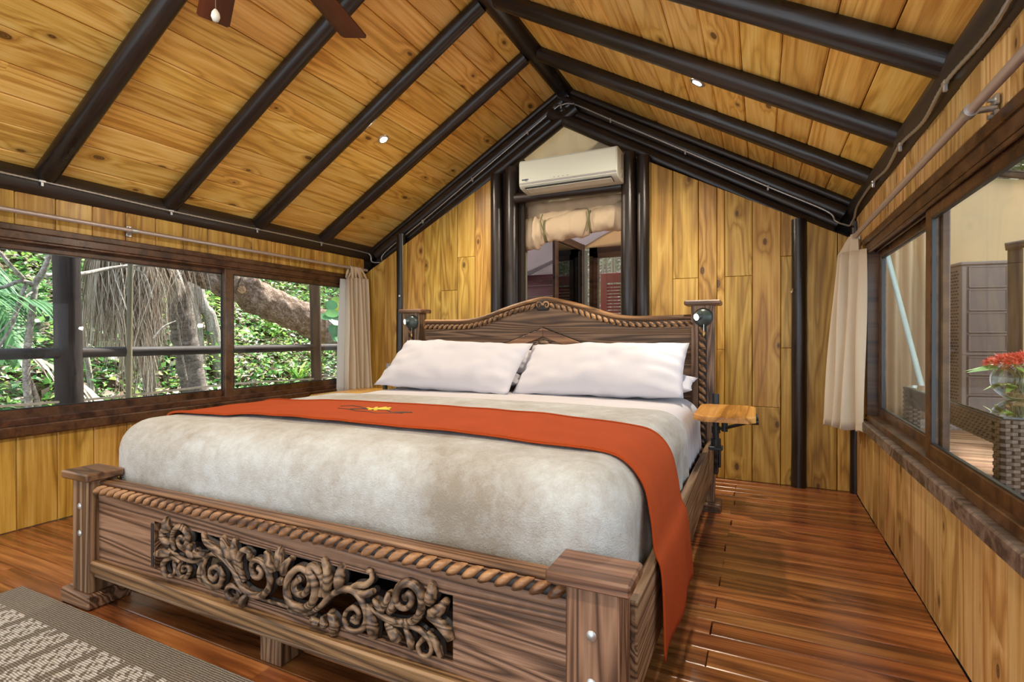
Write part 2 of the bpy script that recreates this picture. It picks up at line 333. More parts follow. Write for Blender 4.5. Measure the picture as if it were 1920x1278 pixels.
def rug_mat():
    N = NT('taupe_and_white_woven_rug'); v, _ = coords(N, per_object=False)
    s = N.n('SeparateXYZ', {0: v}); x, y = s.outputs[0], s.outputs[1]
    j = N.math('MULTIPLY', N.math('SUBTRACT', N.noise(v, 60.0, 3.0, 0.6), 0.5), 0.010)
    xj = N.math('ADD', x, j); yj = N.math('ADD', y, j)
    stripe = N.math('LESS_THAN', N.math('FRACT', N.math('MULTIPLY', xj, 6.6)), 0.22)
    ck = N.n('TexChecker', {0: N.n('CombineXYZ', {0: xj, 1: yj, 2: 0.0}).outputs[0], 1: (1, 1, 1, 1), 2: (0, 0, 0, 1), 3: 34.0}).outputs[1]
    diag = N.math('LESS_THAN', N.math('FRACT', N.math('MULTIPLY', N.math('ADD', xj, N.math('MULTIPLY', yj, 1.0)), 34.0)), 0.42)
    wht = N.math('MULTIPLY', N.math('MAXIMUM', N.math('MULTIPLY', ck, 0.9), N.math('MULTIPLY', diag, 0.8)), N.math('SUBTRACT', 1.0, stripe))
    brk = N.math('GREATER_THAN', N.noise(N.vmul(v, (9.0, 5.0, 1.0)), 1.0, 2.0), 0.34); wht = N.math('MULTIPLY', wht, brk)
    inb = N.math('MULTIPLY', N.math('LESS_THAN', y, -0.105), N.math('GREATER_THAN', x, 0.11)); wht = N.math('MULTIPLY', wht, inb)
    rib = N.math('SINE', N.math('MULTIPLY', N.math('ADD', y, N.math('MULTIPLY', N.noise(v, 30.0, 2.0), 0.006)), 860.0)); rib2 = N.math('SINE', N.math('MULTIPLY', x, 800.0))
    h = N.math('ADD', N.math('ADD', rib, N.math('MULTIPLY', rib2, 0.7)), N.math('MULTIPLY', N.noise(v, 260.0, 2.0), 1.6))
    base = N.mix(N.noise(v, 190.0, 2.0, 0.7), (0.13, 0.105, 0.08), (0.40, 0.35, 0.29))
    col = N.mix(N.math('MULTIPLY', wht, 0.92), base, (0.74, 0.70, 0.64))
    N.bsdf(col, 0.95, N.bump(h, 0.7, 0.004), Specular_IOR_Level=0.1); return N.m
M_RUG = rug_mat()
def wicker_mat(name, c):
    N = NT(name); v, _ = coords(N, per_object=False); n = N.noise(v, 35.0, 3.0)
    N.bsdf(N.mix(n, tuple(q * 0.6 for q in c), tuple(q * 1.35 for q in c)), 0.45, N.bump(n, 0.2, 0.003)); return N.m
M_WICKER = wicker_mat('taupe_grey_wicker', (0.15, 0.115, 0.095))
M_CUP = plain('taupe_resin', (0.165, 0.122, 0.102), 0.5, nscale=20, namp=0.08)
M_CUPL = plain('taupe_resin_edge', (0.205, 0.155, 0.132), 0.5)
def leaf_mat(name, stops, rough=0.42, trans=0.35):
    N = NT(name); a = N.n('Attribute', attribute_name='tint').outputs['Fac']
    c = N.ramp(a, stops); b = N.bsdf(c, rough, None, Specular_IOR_Level=0.45)
    t = N.n('BsdfTranslucent', {0: c}); mx = N.n('MixShader', {0: trans, 1: b.outputs[0], 2: t.outputs[0]}); return N.surf(mx.outputs[0])
M_LEAF = leaf_mat('forest_leaves', [(0.0, (0.02, 0.07, 0.022)), (0.3, (0.06, 0.19, 0.045)), (0.6, (0.17, 0.38, 0.08)), (0.85, (0.38, 0.56, 0.11)), (1.0, (0.66, 0.70, 0.30))])
M_FRONDG = leaf_mat('green_palm_leaf', [(0.0, (0.02, 0.07, 0.03)), (0.5, (0.06, 0.17, 0.07)), (1.0, (0.20, 0.36, 0.16))], 0.32)
M_FRONDD = leaf_mat('dry_palm_leaf', [(0.0, (0.17, 0.105, 0.07)), (0.5, (0.42, 0.32, 0.24)), (1.0, (0.72, 0.65, 0.56))], 0.6, 0.2)
M_GRAPE = leaf_mat('round_glossy_leaf', [(0.0, (0.03, 0.15, 0.05)), (0.5, (0.10, 0.32, 0.12)), (0.8, (0.30, 0.48, 0.10)), (1.0, (0.62, 0.60, 0.05))], 0.25)
M_LITTER = leaf_mat('dry_leaf_litter', [(0.0, (0.10, 0.05, 0.03)), (0.4, (0.30, 0.20, 0.15)), (0.75, (0.52, 0.42, 0.36)), (1.0, (0.75, 0.68, 0.64))], 0.7, 0.1)
M_FLOWER = leaf_mat('coral_red_petal', [(0.0, (0.50, 0.03, 0.02)), (0.6, (0.78, 0.10, 0.06)), (1.0, (0.90, 0.28, 0.18))], 0.5, 0.3)
def bark_mat(name, a, b, c, sc=(3.0, 14.0, 14.0), st=1.0, ringx=0.0):
    N = NT(name); v, r = coords(N); n = N.noise(N.vmul(v, sc), 1.0, 6.0, 0.7, 0.5); n2 = N.noise(v, 45.0, 4.0, 0.7)
    f = N.math('ADD', N.math('MULTIPLY', n, 0.6), N.math('MULTIPLY', n2, 0.4))
    if ringx:
        s = N.n('SeparateXYZ', {0: v}).outputs[0]; rg = N.math('PINGPONG', N.math('ADD', N.math('MULTIPLY', s, ringx), n), 1.0)
        f = N.math('ADD', N.math('MULTIPLY', f, 0.7), N.math('MULTIPLY', rg, 0.3))
    N.bsdf(N.ramp(f, [(0.36, a), (0.5, b), (0.64, c)]), 0.85, N.bump(f, st, 0.05), Specular_IOR_Level=0.2); return N.m
M_BARK = bark_mat('rough_brown_bark', (0.07, 0.04, 0.028), (0.22, 0.14, 0.10), (0.52, 0.41, 0.35), (9.0, 16.0, 16.0))
M_PALMB = bark_mat('ringed_palm_bark', (0.075, 0.06, 0.052), (0.18, 0.145, 0.13), (0.34, 0.29, 0.26), (26.0, 7.0, 7.0), 0.7)
M_PALE = bark_mat('pale_thin_bark', (0.14, 0.11, 0.09), (0.34, 0.29, 0.25), (0.62, 0.57, 0.52), (4.0, 30.0, 30.0), 0.6)
def soil():
    N = NT('leaf_strewn_soil'); v, _ = coords(N, per_object=False); n = N.noise(v, 2.2, 6.0, 0.7); n2 = N.noise(v, 16.0, 5.0, 0.7)
    c = N.ramp(n2, [(0.32, (0.05, 0.035, 0.022)), (0.48, (0.18, 0.12, 0.08)), (0.60, (0.42, 0.33, 0.27)), (0.72, (0.66, 0.58, 0.52))])
    c = N.mix(N.remap(n, 0.45, 0.6, 0.0, 0.55), c, (0.10, 0.19, 0.035)); N.bsdf(c, 0.95, N.bump(n2, 1.0, 0.08), Specular_IOR_Level=0.1); return N.m
M_SOIL = soil()
# ------------------------------------------------------------------ room dimensions (metres; Y runs along the room to the back wall)
XL, XR, YB, YF = -3.5, 0.55, 3.98, -1.3
XC, ZE, ZA = -1.475, 1.91, 3.09                      # ridge line, eave and apex height of the ceiling boards
SL = (ZA - ZE) / (XC - XL); CL = math.hypot(1, SL)
def zc(x): return ZA - SL * abs(x - XC)
def plank_obj(parent, mat, o, xdir, zdir, L, W, t=0.018, ch=0.0035, name='plank', cache={}):
    """board of length L (local X) and width W (local Y); o = centre of its visible face"""
    key = (round(L, 3), round(W, 3), t, ch, mat.name)
    if key not in cache:
        b = MB(); b.prism([(-L / 2, -W / 2), (L / 2, -W / 2), (L / 2, W / 2), (-L / 2, W / 2)], -t, 0.0, ch); cache[key] = b.mesh(name, mat)
    return link(name, cache[key], parent, F(o, xdir, zdir))
def poly_plank(parent, mat, o, xdir, zdir, poly, t=0.018, ch=0.0035, name='plank'):
    b = MB(); b.prism(poly, -t, 0.0, ch); return b.obj(name, mat, parent, F(o, xdir, zdir))

# ---- floor
fl = MB().box(((XL + XR) / 2, (YF + YB + .2) / 2, -0.06), (XR - XL + .3, YB - YF + .5, 0.08)).obj('floor', M_DARK)
tag(fl, 'reddish brown varnished board floor of the cabin', 'floor', kind='structure')
fw_ = 0.0945; k0 = int((1.585 - YF) / fw_)
y = 1.585 - k0 * fw_; row = 0
while y < YB - 0.001:
    y1 = min(y + fw_, YB); js = [XL]
    base = [-0.152, -2.55] if (k0 - row) % 2 else [-1.35]
    for q in base: js.append(q + random.uniform(-.006, .006))
    if row % 3 == 0: js.append(-2.95 if (k0 - row) % 2 == 0 else -1.8)
    js = sorted(js) + [XR]
    for a, b in zip(js[:-1], js[1:]):
        plank_obj(fl, M_FLOOR, ((a + b) / 2, (y + y1) / 2, 0.0), (1, 0, 0), (0, 0, 1), round(b - a - .002, 2), round(y1 - y - .0015, 4), 0.02, 0.0022)
    y += fw_; row += 1

# ---- side walls with their boards
def side_wall(name, x, s, label, mat, seams, zlo, zhi, wy0, wy1):
    """s=+1: boards face +X. window opening wy0..wy1, zlo..zhi"""
    b = MB(); xb = x - s * 0.045
    for (ya, yb, za, zb) in ((YF, wy0, 0, 1.92), (wy1, YB + .2, 0, 1.92), (wy0, wy1, 0, zlo), (wy0, wy1, zhi, 1.92)):
        b.box((xb, (ya + yb) / 2, (za + zb) / 2), (0.05, yb - ya, zb - za))
    o = b.obj(name, M_DARK); tag(o, label, 'wall', kind='structure')
    for a, c in zip(seams[:-1], seams[1:]):
        ym = (a + c) / 2; W = round(c - a - .002, 4)
        segs = [(0.0, zlo), (zhi, 1.86)] if wy0 - .05 < ym < wy1 + .05 else [(0.0, 1.86)]
        for za, zb in segs:
            e = random.uniform(-.004, .004) if zb > 1.5 else 0
            plank_obj(o, mat, (x + random.uniform(-.001, .001), ym, (za + zb) / 2 + e), (0, 0, 1), (s, 0, 0), zb - za, W, 0.018, 0.005)
    return o
sl_ = [1.33 + .175 * k for k in range(-15, 16)]; sl_ = [q for q in sl_ if YF < q < YB - .05] + [YB - .01]
wall_left = side_wall('wall_left', XL, 1, 'left wall of honey pine boards around the long window', M_PINEW, sl_, 0.49, 1.565, -0.02, 3.79)
sr_ = [YF + .05, -1.06, -.89, -.72, -.55, -.38, -.21, -.04, .13, .30, .47, .65, .82, .99, 1.17, 1.345, 1.52, 1.691, 1.862, 2.045, 2.21, 2.39, 2.565, 2.722, 2.89, 3.073, 3.245, 3.42, 3.61, 3.79, 3.97]
wall_right = side_wall('wall_right', XR, -1, 'right wall of pale pine boards under and over the sliding window', M_PINER, sr_, 0.475, 1.53, -0.1, 3.56)

# ---- back wall: two boarded fields left and right of the log framed opening
b = MB()
for pts in ([(XL - .05, 0), (-1.80, 0), (-1.80, 2.50), (XL - .05, 1.62)], [(-.96, 0), (XR + .05, 0), (XR + .05, 1.62), (-.96, 2.38)]):
    b.prism(pts, -0.05, -0.019, 0, F((0, YB, 0), (1, 0, 0), (0, -1, 0)))
wall_back = b.obj('wall_back', M_DARK); tag(wall_back, 'gabled back wall of upright yellow pine boards behind the headboard', 'wall', kind='structure')
b = MB()
for pts in ([(XL - .05, 1.2), (-1.98, 1.2), (-1.98, zc(-1.98) + .06), (XL - .05, ZE + .04)], [(-.90, 1.2), (XR + .05, 1.2), (XR + .05, ZE + .04), (-.90, zc(-.9) + .06)]):
    b.prism(pts, -.21, -.17, 0, F((0, YB, 0), (1, 0, 0), (0, -1, 0)))
b.obj('gable_backing', M_DARK, wall_back)
def ztop(x): return 2.70 - 0.53 * abs(x + 1.475)
def back_plank(x0, x1, cuts=()):
    zs = [0.0] + list(cuts); W = x1 - x0 - .0035
    for i, za in enumerate(zs):
        last = i == len(zs) - 1
        h0, h1 = (ztop(x0), ztop(x1)) if last else (zs[i + 1] - .002,) * 2
        xm = (x0 + x1) / 2; zm = (za + max(h0, h1)) / 2
        # local X = up (world Z), local Z = towards room (-Y): local Y = Z x X
        m = F((xm, YB + random.uniform(-.0015, .001), zm), (0, 0, 1), (0, -1, 0)); yv = m.col[1].to_3d()
        sg = 1 if yv.x > 0 else -1
        poly = [(za - zm, -W / 2), (h1 - zm if sg < 0 else h0 - zm, -W / 2), (h0 - zm if sg < 0 else h1 - zm, W / 2), (za - zm, W / 2)]
        b = MB(); b.prism(poly[::-1] if False else poly, -0.018, 0, 0.003); b.obj('plank', M_PINEW, wall_back, m)
for x0, x1, cuts in [(-3.5, -3.386, ()), (-3.386, -3.263, ()), (-3.263, -3.085, ()), (-3.085, -2.995, ()), (-2.995, -2.797, ()), (-2.797, -2.621, ()), (-2.621, -2.446, (1.427,)), (-2.446, -2.264, (1.717,)), (-2.264, -2.05, ()),
        (-.81, -.748, ()), (-.748, -.588, ()), (-.588, -.41, (1.433,)), (-.41, -.285, ()), (-.285, -.233, (.916,)), (-.233, -.056, (1.431,)), (-.056, .12, (.523,)), (.12, .225, (.93, 1.551)), (.225, .271, ()), (.271, .449, ()), (.449, .55, (.7,))]:
    back_plank(x0, x1, cuts)

# ---- front of the cabin (behind the camera): open gable on posts, letting daylight in
b = MB()
for x in (XL + .02, -1.9, XR - .02): b.box((x, YF, 0.95), (0.12, 0.12, 1.9), .01)
b.box(((XL + XR) / 2, YF, 1.93), (XR - XL, 0.1, 0.12), .01)
wf = b.obj('wall_front', M_LOG); tag(wf, 'open cabin front of dark posts and a cross beam behind the bed foot', 'wall', kind='structure')

# ---- ceiling boards
ce = MB()
for sgn in (-1, 1):
    xe = XL if sgn < 0 else XR
    xo = xe + sgn * .10; zo = ZE - .10 * SL
    ce.add([(xo, YF - .25, zo + .022), (xo, YB + .35, zo + .022), (XC, YB + .35, ZA + .022), (XC, YF - .25, ZA + .022),
            (xo, YF - .25, zo + .09), (xo, YB + .35, zo + .09), (XC, YB + .35, ZA + .09), (XC, YF - .25, ZA + .09)],
           [(0, 1, 2, 3), (7, 6, 5, 4), (0, 4, 5, 1), (1, 5, 6, 2), (2, 6, 7, 3), (3, 7, 4, 0)])
ceiling = ce.obj('ceiling', M_DARK); tag(ceiling, 'steep gabled ceiling of varnished orange pine boards', 'ceiling', kind='structure')
RY = [1.45, 2.11, 2.77, 3.43]
def ceil_boards(sgn, xs):
    up = Vector((-sgn, 0, SL)).normalized(); nrm = Vector((-sgn * SL, 0, -1)).normalized()
    for i, (a, c) in enumerate(zip(xs[:-1], xs[1:])):
        W = abs(c - a) * CL - .004; xm = (a + c) / 2; zm = zc(xm)
        js = [YF - .2] + sorted(random.sample([-.53, .79, 1.45, 2.11, 2.77, 3.43], 2)) + [YB + .33]
        for p, q in zip(js[:-1], js[1:]):
            plank_obj(ceiling, M_PINE, Vector((xm, (p + q) / 2, zm)) + nrm * random.uniform(-.001, .0012), (0, 1 if sgn < 0 else -1, 0), nrm, round(q - p - .002, 3), round(W, 4), 0.02, 0.005)
ceil_boards(-1, [-3.58, -3.43, -3.282] + [-3.134 + .148 * k for k in range(0, 11)] + [XC])
ceil_boards(1, [.63, .55] + [.39 - .1585 * k for k in range(0, 12)] + [XC])

# ---- logs
def log_mesh(L, r0, r1=None, seg=14, n=14, bend=.006, seed=0):
    r1 = r1 or r0; path = []; rr = []
    for i in range(seg + 1):
        t = i / seg; path.append((t * L, nz(t * 2.1 + seed, 3.1) * bend, nz(t * 2.1 + seed, 9.7) * bend))
        rr.append((r0 + (r1 - r0) * t) * (1 + .045 * nz(t * 5 + seed, 1.3)))
    b = MB(); b.tube([path[0]] + path + [path[-1]], [rr[0] * .86] + rr + [rr[-1] * .86], n)
    return b
def log(name, a, c, r0, r1=None, mat=None, parent=None, label=None, cat='beam', group=None, kind='structure', seed=None, seg=14, bend=.006):
    a = Vector(a); c = Vector(c); d = c - a; z = Vector((0, 0, 1)) if abs(d.normalized().z) < .9 else Vector((0, -1, 0)); dn = d.normalized(); z = z - dn * z.dot(dn)
    o = log_mesh(d.length, r0, r1, seg, seed=seed if seed is not None else random.random() * 50, bend=bend).obj(name, mat or M_LOG, parent, F(a, d, z), 40)
    if label: tag(o, label, cat, group, kind)
    return o
nth = {3.43: 'first', 2.77: 'second', 2.11: 'third', 1.45: 'fourth'}
for sgn, side in ((-1, 'left'), (1, 'right')):
    nrm = Vector((-sgn * SL, 0, -1)).normalized(); xe = XL if sgn < 0 else XR
    for ry in (RY if sgn < 0 else RY[1:]):
        xa = xe + sgn * .03; xb = XC + sgn * .075; off = nrm * .036
        log('rafter', Vector((xa, ry, zc(xa))) + off, Vector((xb, ry, zc(xb))) + off, .052, .049,
            label='dark round log rafter under the %s ceiling slope, %s one out from the back gable' % (side, nth[ry]), group='log rafters under the ceiling')
    # gable logs seen edge on at the back
    for nm, off_, yy, r, lab in (('cover_log', .026, 4.10, .028, 'thin dark cover log where the %s ceiling meets the back gable'), ('gable_rafter', .103, 4.10, .052, 'thick dark gable log carrying the conduit up the %s slope'),
                                 ('gable_spacer', .175, 4.085, .036, 'slim dark log between the two thick gable logs on the %s slope'), ('gable_brace', .252, 4.065, .05, 'lowest dark gable log just above the boards on the %s slope')):
        off = nrm * off_; xa = xe - sgn * .0; xb = XC + sgn * .01
        log(nm, Vector((xa, yy, zc(xa))) + off, Vector((xb, yy, zc(xb))) + off, r, label=lab % side, seg=18)
    o = log('eave_log', (xe + sgn * .052, YF, 1.838), (xe + sgn * .052, YB + .1, 1.838), .088, mat=M_PLATE, label='dark eave log along the top of the %s wall under the rafter ends' % side, seg=20)
log('ridge_beam', (XC, YF, 3.075), (XC, YB + .15, 3.075), .088, label='dark ridge log running along the top of the ceiling', seg=20)
for nm, x, yy, r, z0, z1, lab in (('log_post', -3.08, 4.0, .047, 0, 1.98, 'slim dark log post in the back wall beside the left curtain'),
        ('log_post', -2.049, 3.985, .058, 0, 2.40, 'dark log post left of the opening, outer one of its pair'), ('log_post', -1.904, 3.99, .06, 0, 2.44, 'dark log post left of the opening, inner one of its pair'),
        ('log_post', -.918, 3.985, .06, 0, 2.41, 'dark log post right of the opening, inner one beside the air conditioner'), ('log_post', -.805, 3.985, .051, 0, 2.37, 'dark log post right of the opening, outer one of its pair'),
        ('log_post', .227, 3.975, .046, 0, 1.79, 'dark log post standing on the floor right of the bed'), ('log_post', .545, 3.96, .03, 0, 1.74, 'thin dark corner post behind the right curtain')):
    log(nm, (x, yy, z0), (x, yy, z1), r, r * .95, label=lab, cat='post', group='log posts in the back wall')
log('header_log', (-1.86, 3.965, 2.172), (-.96, 3.965, 2.158), .044, label='dark cross log over the opening under the air conditioner')
# ------------------------------------------------------------------ windows
def window(name, label, x, s, y0, y1, z0, z1, sashes, casing, sill):
    """s=+1 faces +X (left wall). sashes: (ya, yb, dx) with dx the set-back behind the room face"""
    b = MB(); d = .075
    xm = x - s * (d / 2 - .012)
    def bx(ya, yb, za, zb, dd=d, xx=xm, mb=b, ch=.003): mb.box((xx, (ya + yb) / 2, (za + zb) / 2), (dd, yb - ya, zb - za), ch)
    t = .045
    bx(y0, y1, z1 - t, z1); bx(y0, y1, z0 + .055, z0 + .055 + .035); bx(y0, y0 + t, z0 + .07, z1 - t + .01); bx(y1 - t, y1, z0 + .07, z1 - t + .01)
    bx(y0, y1, z1 - t - .014, z1 - t, .012, x + s * .003); bx(y0, y1, z1 - t - .014, z1 - t, .008, x - s * .03)
    o = b.obj(name, M_FRAME); tag(o, label, 'window', kind='structure')
    c = MB(); c.box((x + s * .016, (y0 + y1) / 2, z0 + .028), (.05, y1 - y0 + .06, .056), .006); c.obj('window_sill', sill, o)
    c = MB(); c.box((x + s * .009, (y0 + y1) / 2, z1 + .012), (.03, y1 - y0 + .04, .034), .004); c.obj('head_casing', casing, o)
    for ya, yb, dx in sashes:
        xx = x - s * dx; za, zb = z0 + .085, z1 - .04; w_ = .066; m = MB()
        for (p, q, u, v) in ((ya, ya + w_, za, zb), (yb - w_, yb, za, zb), (ya + w_ - .004, yb - w_ + .004, za, za + .05), (ya + w_ - .004, yb - w_ + .004, zb - .055, zb)):
            m.box((xx, (p + q) / 2, (u + v) / 2), (.026, q - p, v - u), .004)
        sa = m.obj('sash', M_FRAME, o)
        g = MB(); g.box((xx, (ya + yb) / 2, (za + zb) / 2), (.005, yb - ya - 2 * w_ + .012, zb - za - .095)); g.obj('pane', M_GLASS, sa)
        g = MB()
        for u in (ya + w_ + .003, yb - w_ - .003): g.box((xx + s * .004, u, (za + zb) / 2), (.012, .006, zb - za - .11))
        for u in (za + .053, zb - .058): g.box((xx + s * .004, (ya + yb) / 2, u), (.012, yb - ya - 2 * w_, .006))
        g.obj('rubber_seal', M_BLACK, sa)
    return o
window('window_1', 'long brown sliding window in the left wall looking onto the forest', XL, 1, -.02, 3.79, .49, 1.565,
       [(.02, 1.24, .022), (1.17, 2.578, .052), (2.512, 3.75, .022)], M_FRAME, M_FRAME)
window('window_2', 'brown sliding window in the right wall looking onto the deck', XR, -1, -.1, 3.56, .475, 1.53,
       [(2.372, 3.50, .052), (.9, 2.44, .020), (-.06, .96, .052)], M_FRAME, M_SILL)

# ------------------------------------------------------------------ curtain rods, curtains, conduit
def bracket(parent, x, y, z, s):
    b = MB(); b.tube([(x, y - .016, z), (x, y + .016, z)], .017, 12); b.box((x - s * .03, y, z), (.05, .022, .012), .003)
    for dz in (-.022, .022): b.box((x - s * .052, y, z + dz * .9), (.012, .03, .028), .003); b.tube([(x - s * .05, y, z + dz), (x - s * .036, y, z + dz)], .006, 8)
    b.obj('clamp_bracket', M_GALV, parent, smooth=40)
r1 = MB().tube([(XL + .06, -.9, 1.655), (XL + .06, 3.94, 1.655)], .0125, 14).obj('curtain_rod', M_ROD, smooth=40)
tag(r1, 'grey steel curtain rod above the left window', 'curtain rod'); bracket(r1, XL + .06, 1.865, 1.655, 1); bracket(r1, XL + .06, -.4, 1.655, 1)
r2 = MB().tube([(XR - .06, -.9, 1.588), (XR - .06, 3.86, 1.588)], .0125, 14).obj('curtain_rod', M_ROD, smooth=40)
tag(r2, 'grey steel curtain rod above the right window', 'curtain rod'); bracket(r2, XR - .06, 1.745, 1.588, -1); bracket(r2, XR - .06, 3.8, 1.588, -1)

def curtain(label, plan_top, plan_bot, ztop, zbot, rod, tabs, liner=None, heading=None):
    """plan_*: lists of (x, y) fold points from one edge to the other"""
    pt = smooth_path([(a, c, 0) for a, c in plan_top], 8); pb = smooth_path([(a, c, 0) for a, c in plan_bot], 8); n = len(pt) - 1; nv = 22
    def fn(u, v):
        i = min(n, int(round(u * n))); k = v ** .85
        p = pt[i].lerp(pb[i], k); sw = .006 * math.sin(v * 5 + i * .25)
        return (p.x + sw, p.y + sw * .5, ztop + (zbot - ztop) * v + .004 * math.sin(i * .5) * v)
    b = MB(); b.grid(fn, n, nv); o = b.obj('curtain', M_CURTAIN, smooth=70, recalc=False); solid(o, .003, 0); tag(o, label, 'curtain', 'tab top curtains')
    h = MB(); h.grid(lambda u, v: tuple(Vector(fn(u, .965 + v * .03)) + Vector((-.0025 if rod[0] > 0 else .0025, 0, 0))), n, 1); h.obj('hem', M_CURTAIN, o, smooth=60, recalc=False)
    for (i0, w_) in tabs:
        p = pt[i0]; rx, ry, rz = rod; q = MB(); pts = []
        for k in range(11):
            a = PI * k / 10; pts.append((math.cos(a), math.sin(a)))
        path = [(p.x, p.y, ztop)]
        sd_ = 1 if p.x > rx else -1
        ring = [Vector((rx + sd_ * .017 * math.cos(PI * k / 8), p.y * .5 + ry * .5, rz + .017 * math.sin(PI * k / 8))) for k in range(9)]
        full = [Vector((p.x, p.y, ztop - .01)), Vector((p.x * .5 + ring[0].x * .5, p.y * .6 + ring[0].y * .4, ztop * .5 + rz * .5))] + ring + [Vector((ring[-1].x - sd_ * .004, ring[-1].y, ztop * .45 + rz * .55)), Vector((p.x - sd_ * .022, p.y, ztop - .01))]
        q.grid(lambda u, v: tuple(full[min(len(full) - 1, int(round(v * (len(full) - 1))))] + Vector((0, (u - .5) * w_, 0))), 4, len(full) - 1)
        tb = q.obj('tab', M_CURTAIN, o, smooth=60, recalc=False); solid(tb, .003, 0)
    if heading:
        ya, yb = heading
        def hd(u, v):
            i = min(n, int(round((.12 + .76 * u) * n))); p = pt[i]; q = Vector((rod[0] + .016 * math.cos(u * 9), ya + (yb - ya) * u, 0)); k = v ** .8
            z = ztop - .012 + (rod[2] + .016 - ztop + .012) * math.sin(v * PI / 2); r_ = p.lerp(q, k); return (r_.x, r_.y, z)
        q = MB(); q.grid(hd, 46, 8); tb = q.obj('tab_heading', M_CURTAIN, o, smooth=70, recalc=False); solid(tb, .003, 0)
        q = MB(); q.tube([(rod[0], ya - .004, rod[2]), (rod[0], yb + .004, rod[2])], .0165, 14); q.obj('rod_sleeve', M_CURTAIN, o, smooth=50)
    if liner:
        l = MB(); l.grid(lambda u, v: (liner[0][0] + (liner[1][0] - liner[0][0]) * u + .01 * v, liner[0][1] + (liner[1][1] - liner[0][1]) * u - .06 * v * (1 - u) - .01 * math.sin(3 * v), ztop - .02 + (zbot - .005 - ztop) * v), 3, 12)
        lo = l.obj('lining', M_LINER, o, smooth=60, recalc=False); solid(lo, .002, 0)
    return o
def zigzag(x0, x1, ya, yb, n):
    return [((x0 if i % 2 else x1) + random.uniform(-.006, .006), ya + (yb - ya) * i / n + random.uniform(-.006, .006)) for i in range(n + 1)]
random.seed(3)
tt = zigzag(XL + .035, XL + .10, 3.655, 3.93, 11); bb = zigzag(XL + .03, XL + .14, 3.62, 3.955, 11)
curtain('cream tab top curtain gathered at the far end of the left window', tt, bb, 1.565, .50, (XL + .06, 3.76, 1.655), [(4, .03), (16, .03), (28, .03), (38, .03), (50, .03), (60, .03), (72, .03), (84, .03)],
        liner=((XL + .03, 3.615), (XL + .055, 3.70)))
tt = zigzag(XR - .155, XR - .02, 3.57, 3.80, 9); bb = zigzag(XR - .24, XR - .02, 3.50, 3.80, 9)
tt = [(XR - .015, 3.50), (XR - .05, 3.53), (XR - .03, 3.57), (XR - .085, 3.585), (XR - .07, 3.62), (XR - .12, 3.62), (XR - .10, 3.66), (XR - .138, 3.67), (XR - .09, 3.73), (XR - .12, 3.78)]
bb = [(XR - .03, 3.46), (XR - .07, 3.49), (XR - .05, 3.53), (XR - .13, 3.53), (XR - .11, 3.58), (XR - .175, 3.58), (XR - .155, 3.63), (XR - .21, 3.65), (XR - .14, 3.72), (XR - .19, 3.78)]
curtain('cream curtain bunched beside the right window', tt, bb, 1.50, .47, (XR - .06, 3.62, 1.588), [], heading=(3.60, 3.70))

def conduit(label, pts, clips):
    P = smooth_path(pts, 10); b = MB(); dense = []
    for a, c in zip(P[:-1], P[1:]):
        k = max(1, int((c - a).length / .012))
        for i in range(k): dense.append(a.lerp(c, i / k))
    dense.append(P[-1]); b.tube(dense, [.0068 if i % 2 else .0054 for i in range(len(dense))], 8)
    o = b.obj('conduit', M_CONDUIT, smooth=70); tag(o, label, 'conduit', 'flexible metal conduits', kind=None)
    for c in clips:
        m = MB(); m.box(c, (.016, .03, .014), .003); m.box((c[0], c[1], c[2] - .016), (.012, .012, .022), .002); m.obj('clip', M_GALV, o)
xc = XL + .043
conduit('metal conduit clipped along the left eave log', [(xc, -.9, 1.846), (xc, .2, 1.843), (xc, 1.427, 1.838), (xc, 2.10, 1.828), (xc, 2.74, 1.83), (xc, 3.38, 1.832), (xc, 3.90, 1.828), (xc + .02, 3.985, 1.808), (xc + .03, 4.0, 1.745), (-3.33, 4.025, 1.735)],
        [(xc, 1.427, 1.838), (xc, 2.10, 1.828), (xc, 2.74, 1.83), (xc, 3.38, 1.832)])
yc = 4.04
def gp(x, z): # gable wiring: points measured on y = 3.87, pushed back onto the log face
    k = yc / 3.87; return (x * k, yc, 1 + (z - 1) * k)
conduit('metal conduit running over the gable logs from the left corner to the right corner',
        [(-3.33, 4.025, 1.735)] + [gp(*q) for q in ((-3.16, 1.80), (-2.735, 2.05), (-2.223, 2.358), (-1.706, 2.669), (-1.47, 2.812), (-1.421, 2.828), (-1.316, 2.815), (-1.025, 2.644), (-.487, 2.323), (.04, 2.004), (.37, 1.81))] + [(.44, 4.01, 1.765), (.485, 3.95, 1.725), (.505, 3.90, 1.708), (.512, 3.86, 1.722)],
        [gp(*q) for q in ((-2.735, 2.05), (-2.223, 2.358), (-1.706, 2.669), (-1.421, 2.828), (-1.316, 2.815), (-1.025, 2.644), (-.487, 2.323), (.04, 2.004))])
xr_ = XR - .036
conduit('metal conduit clipped along the right eave log', [(.512, 3.86, 1.722), (.515, 3.80, 1.735), (xr_, 3.66, 1.782), (xr_, 3.19, 1.79), (xr_ + .004, 2.9, 1.772), (xr_, 2.62, 1.79), (xr_ + .004, 2.3, 1.765), (xr_, 2.04, 1.788), (xr_ + .003, 1.7, 1.768), (xr_, 1.38, 1.786), (xr_, .2, 1.78)],
        [(xr_, 3.19, 1.79), (xr_, 2.62, 1.79), (xr_, 2.04, 1.788), (xr_, 1.38, 1.786)])

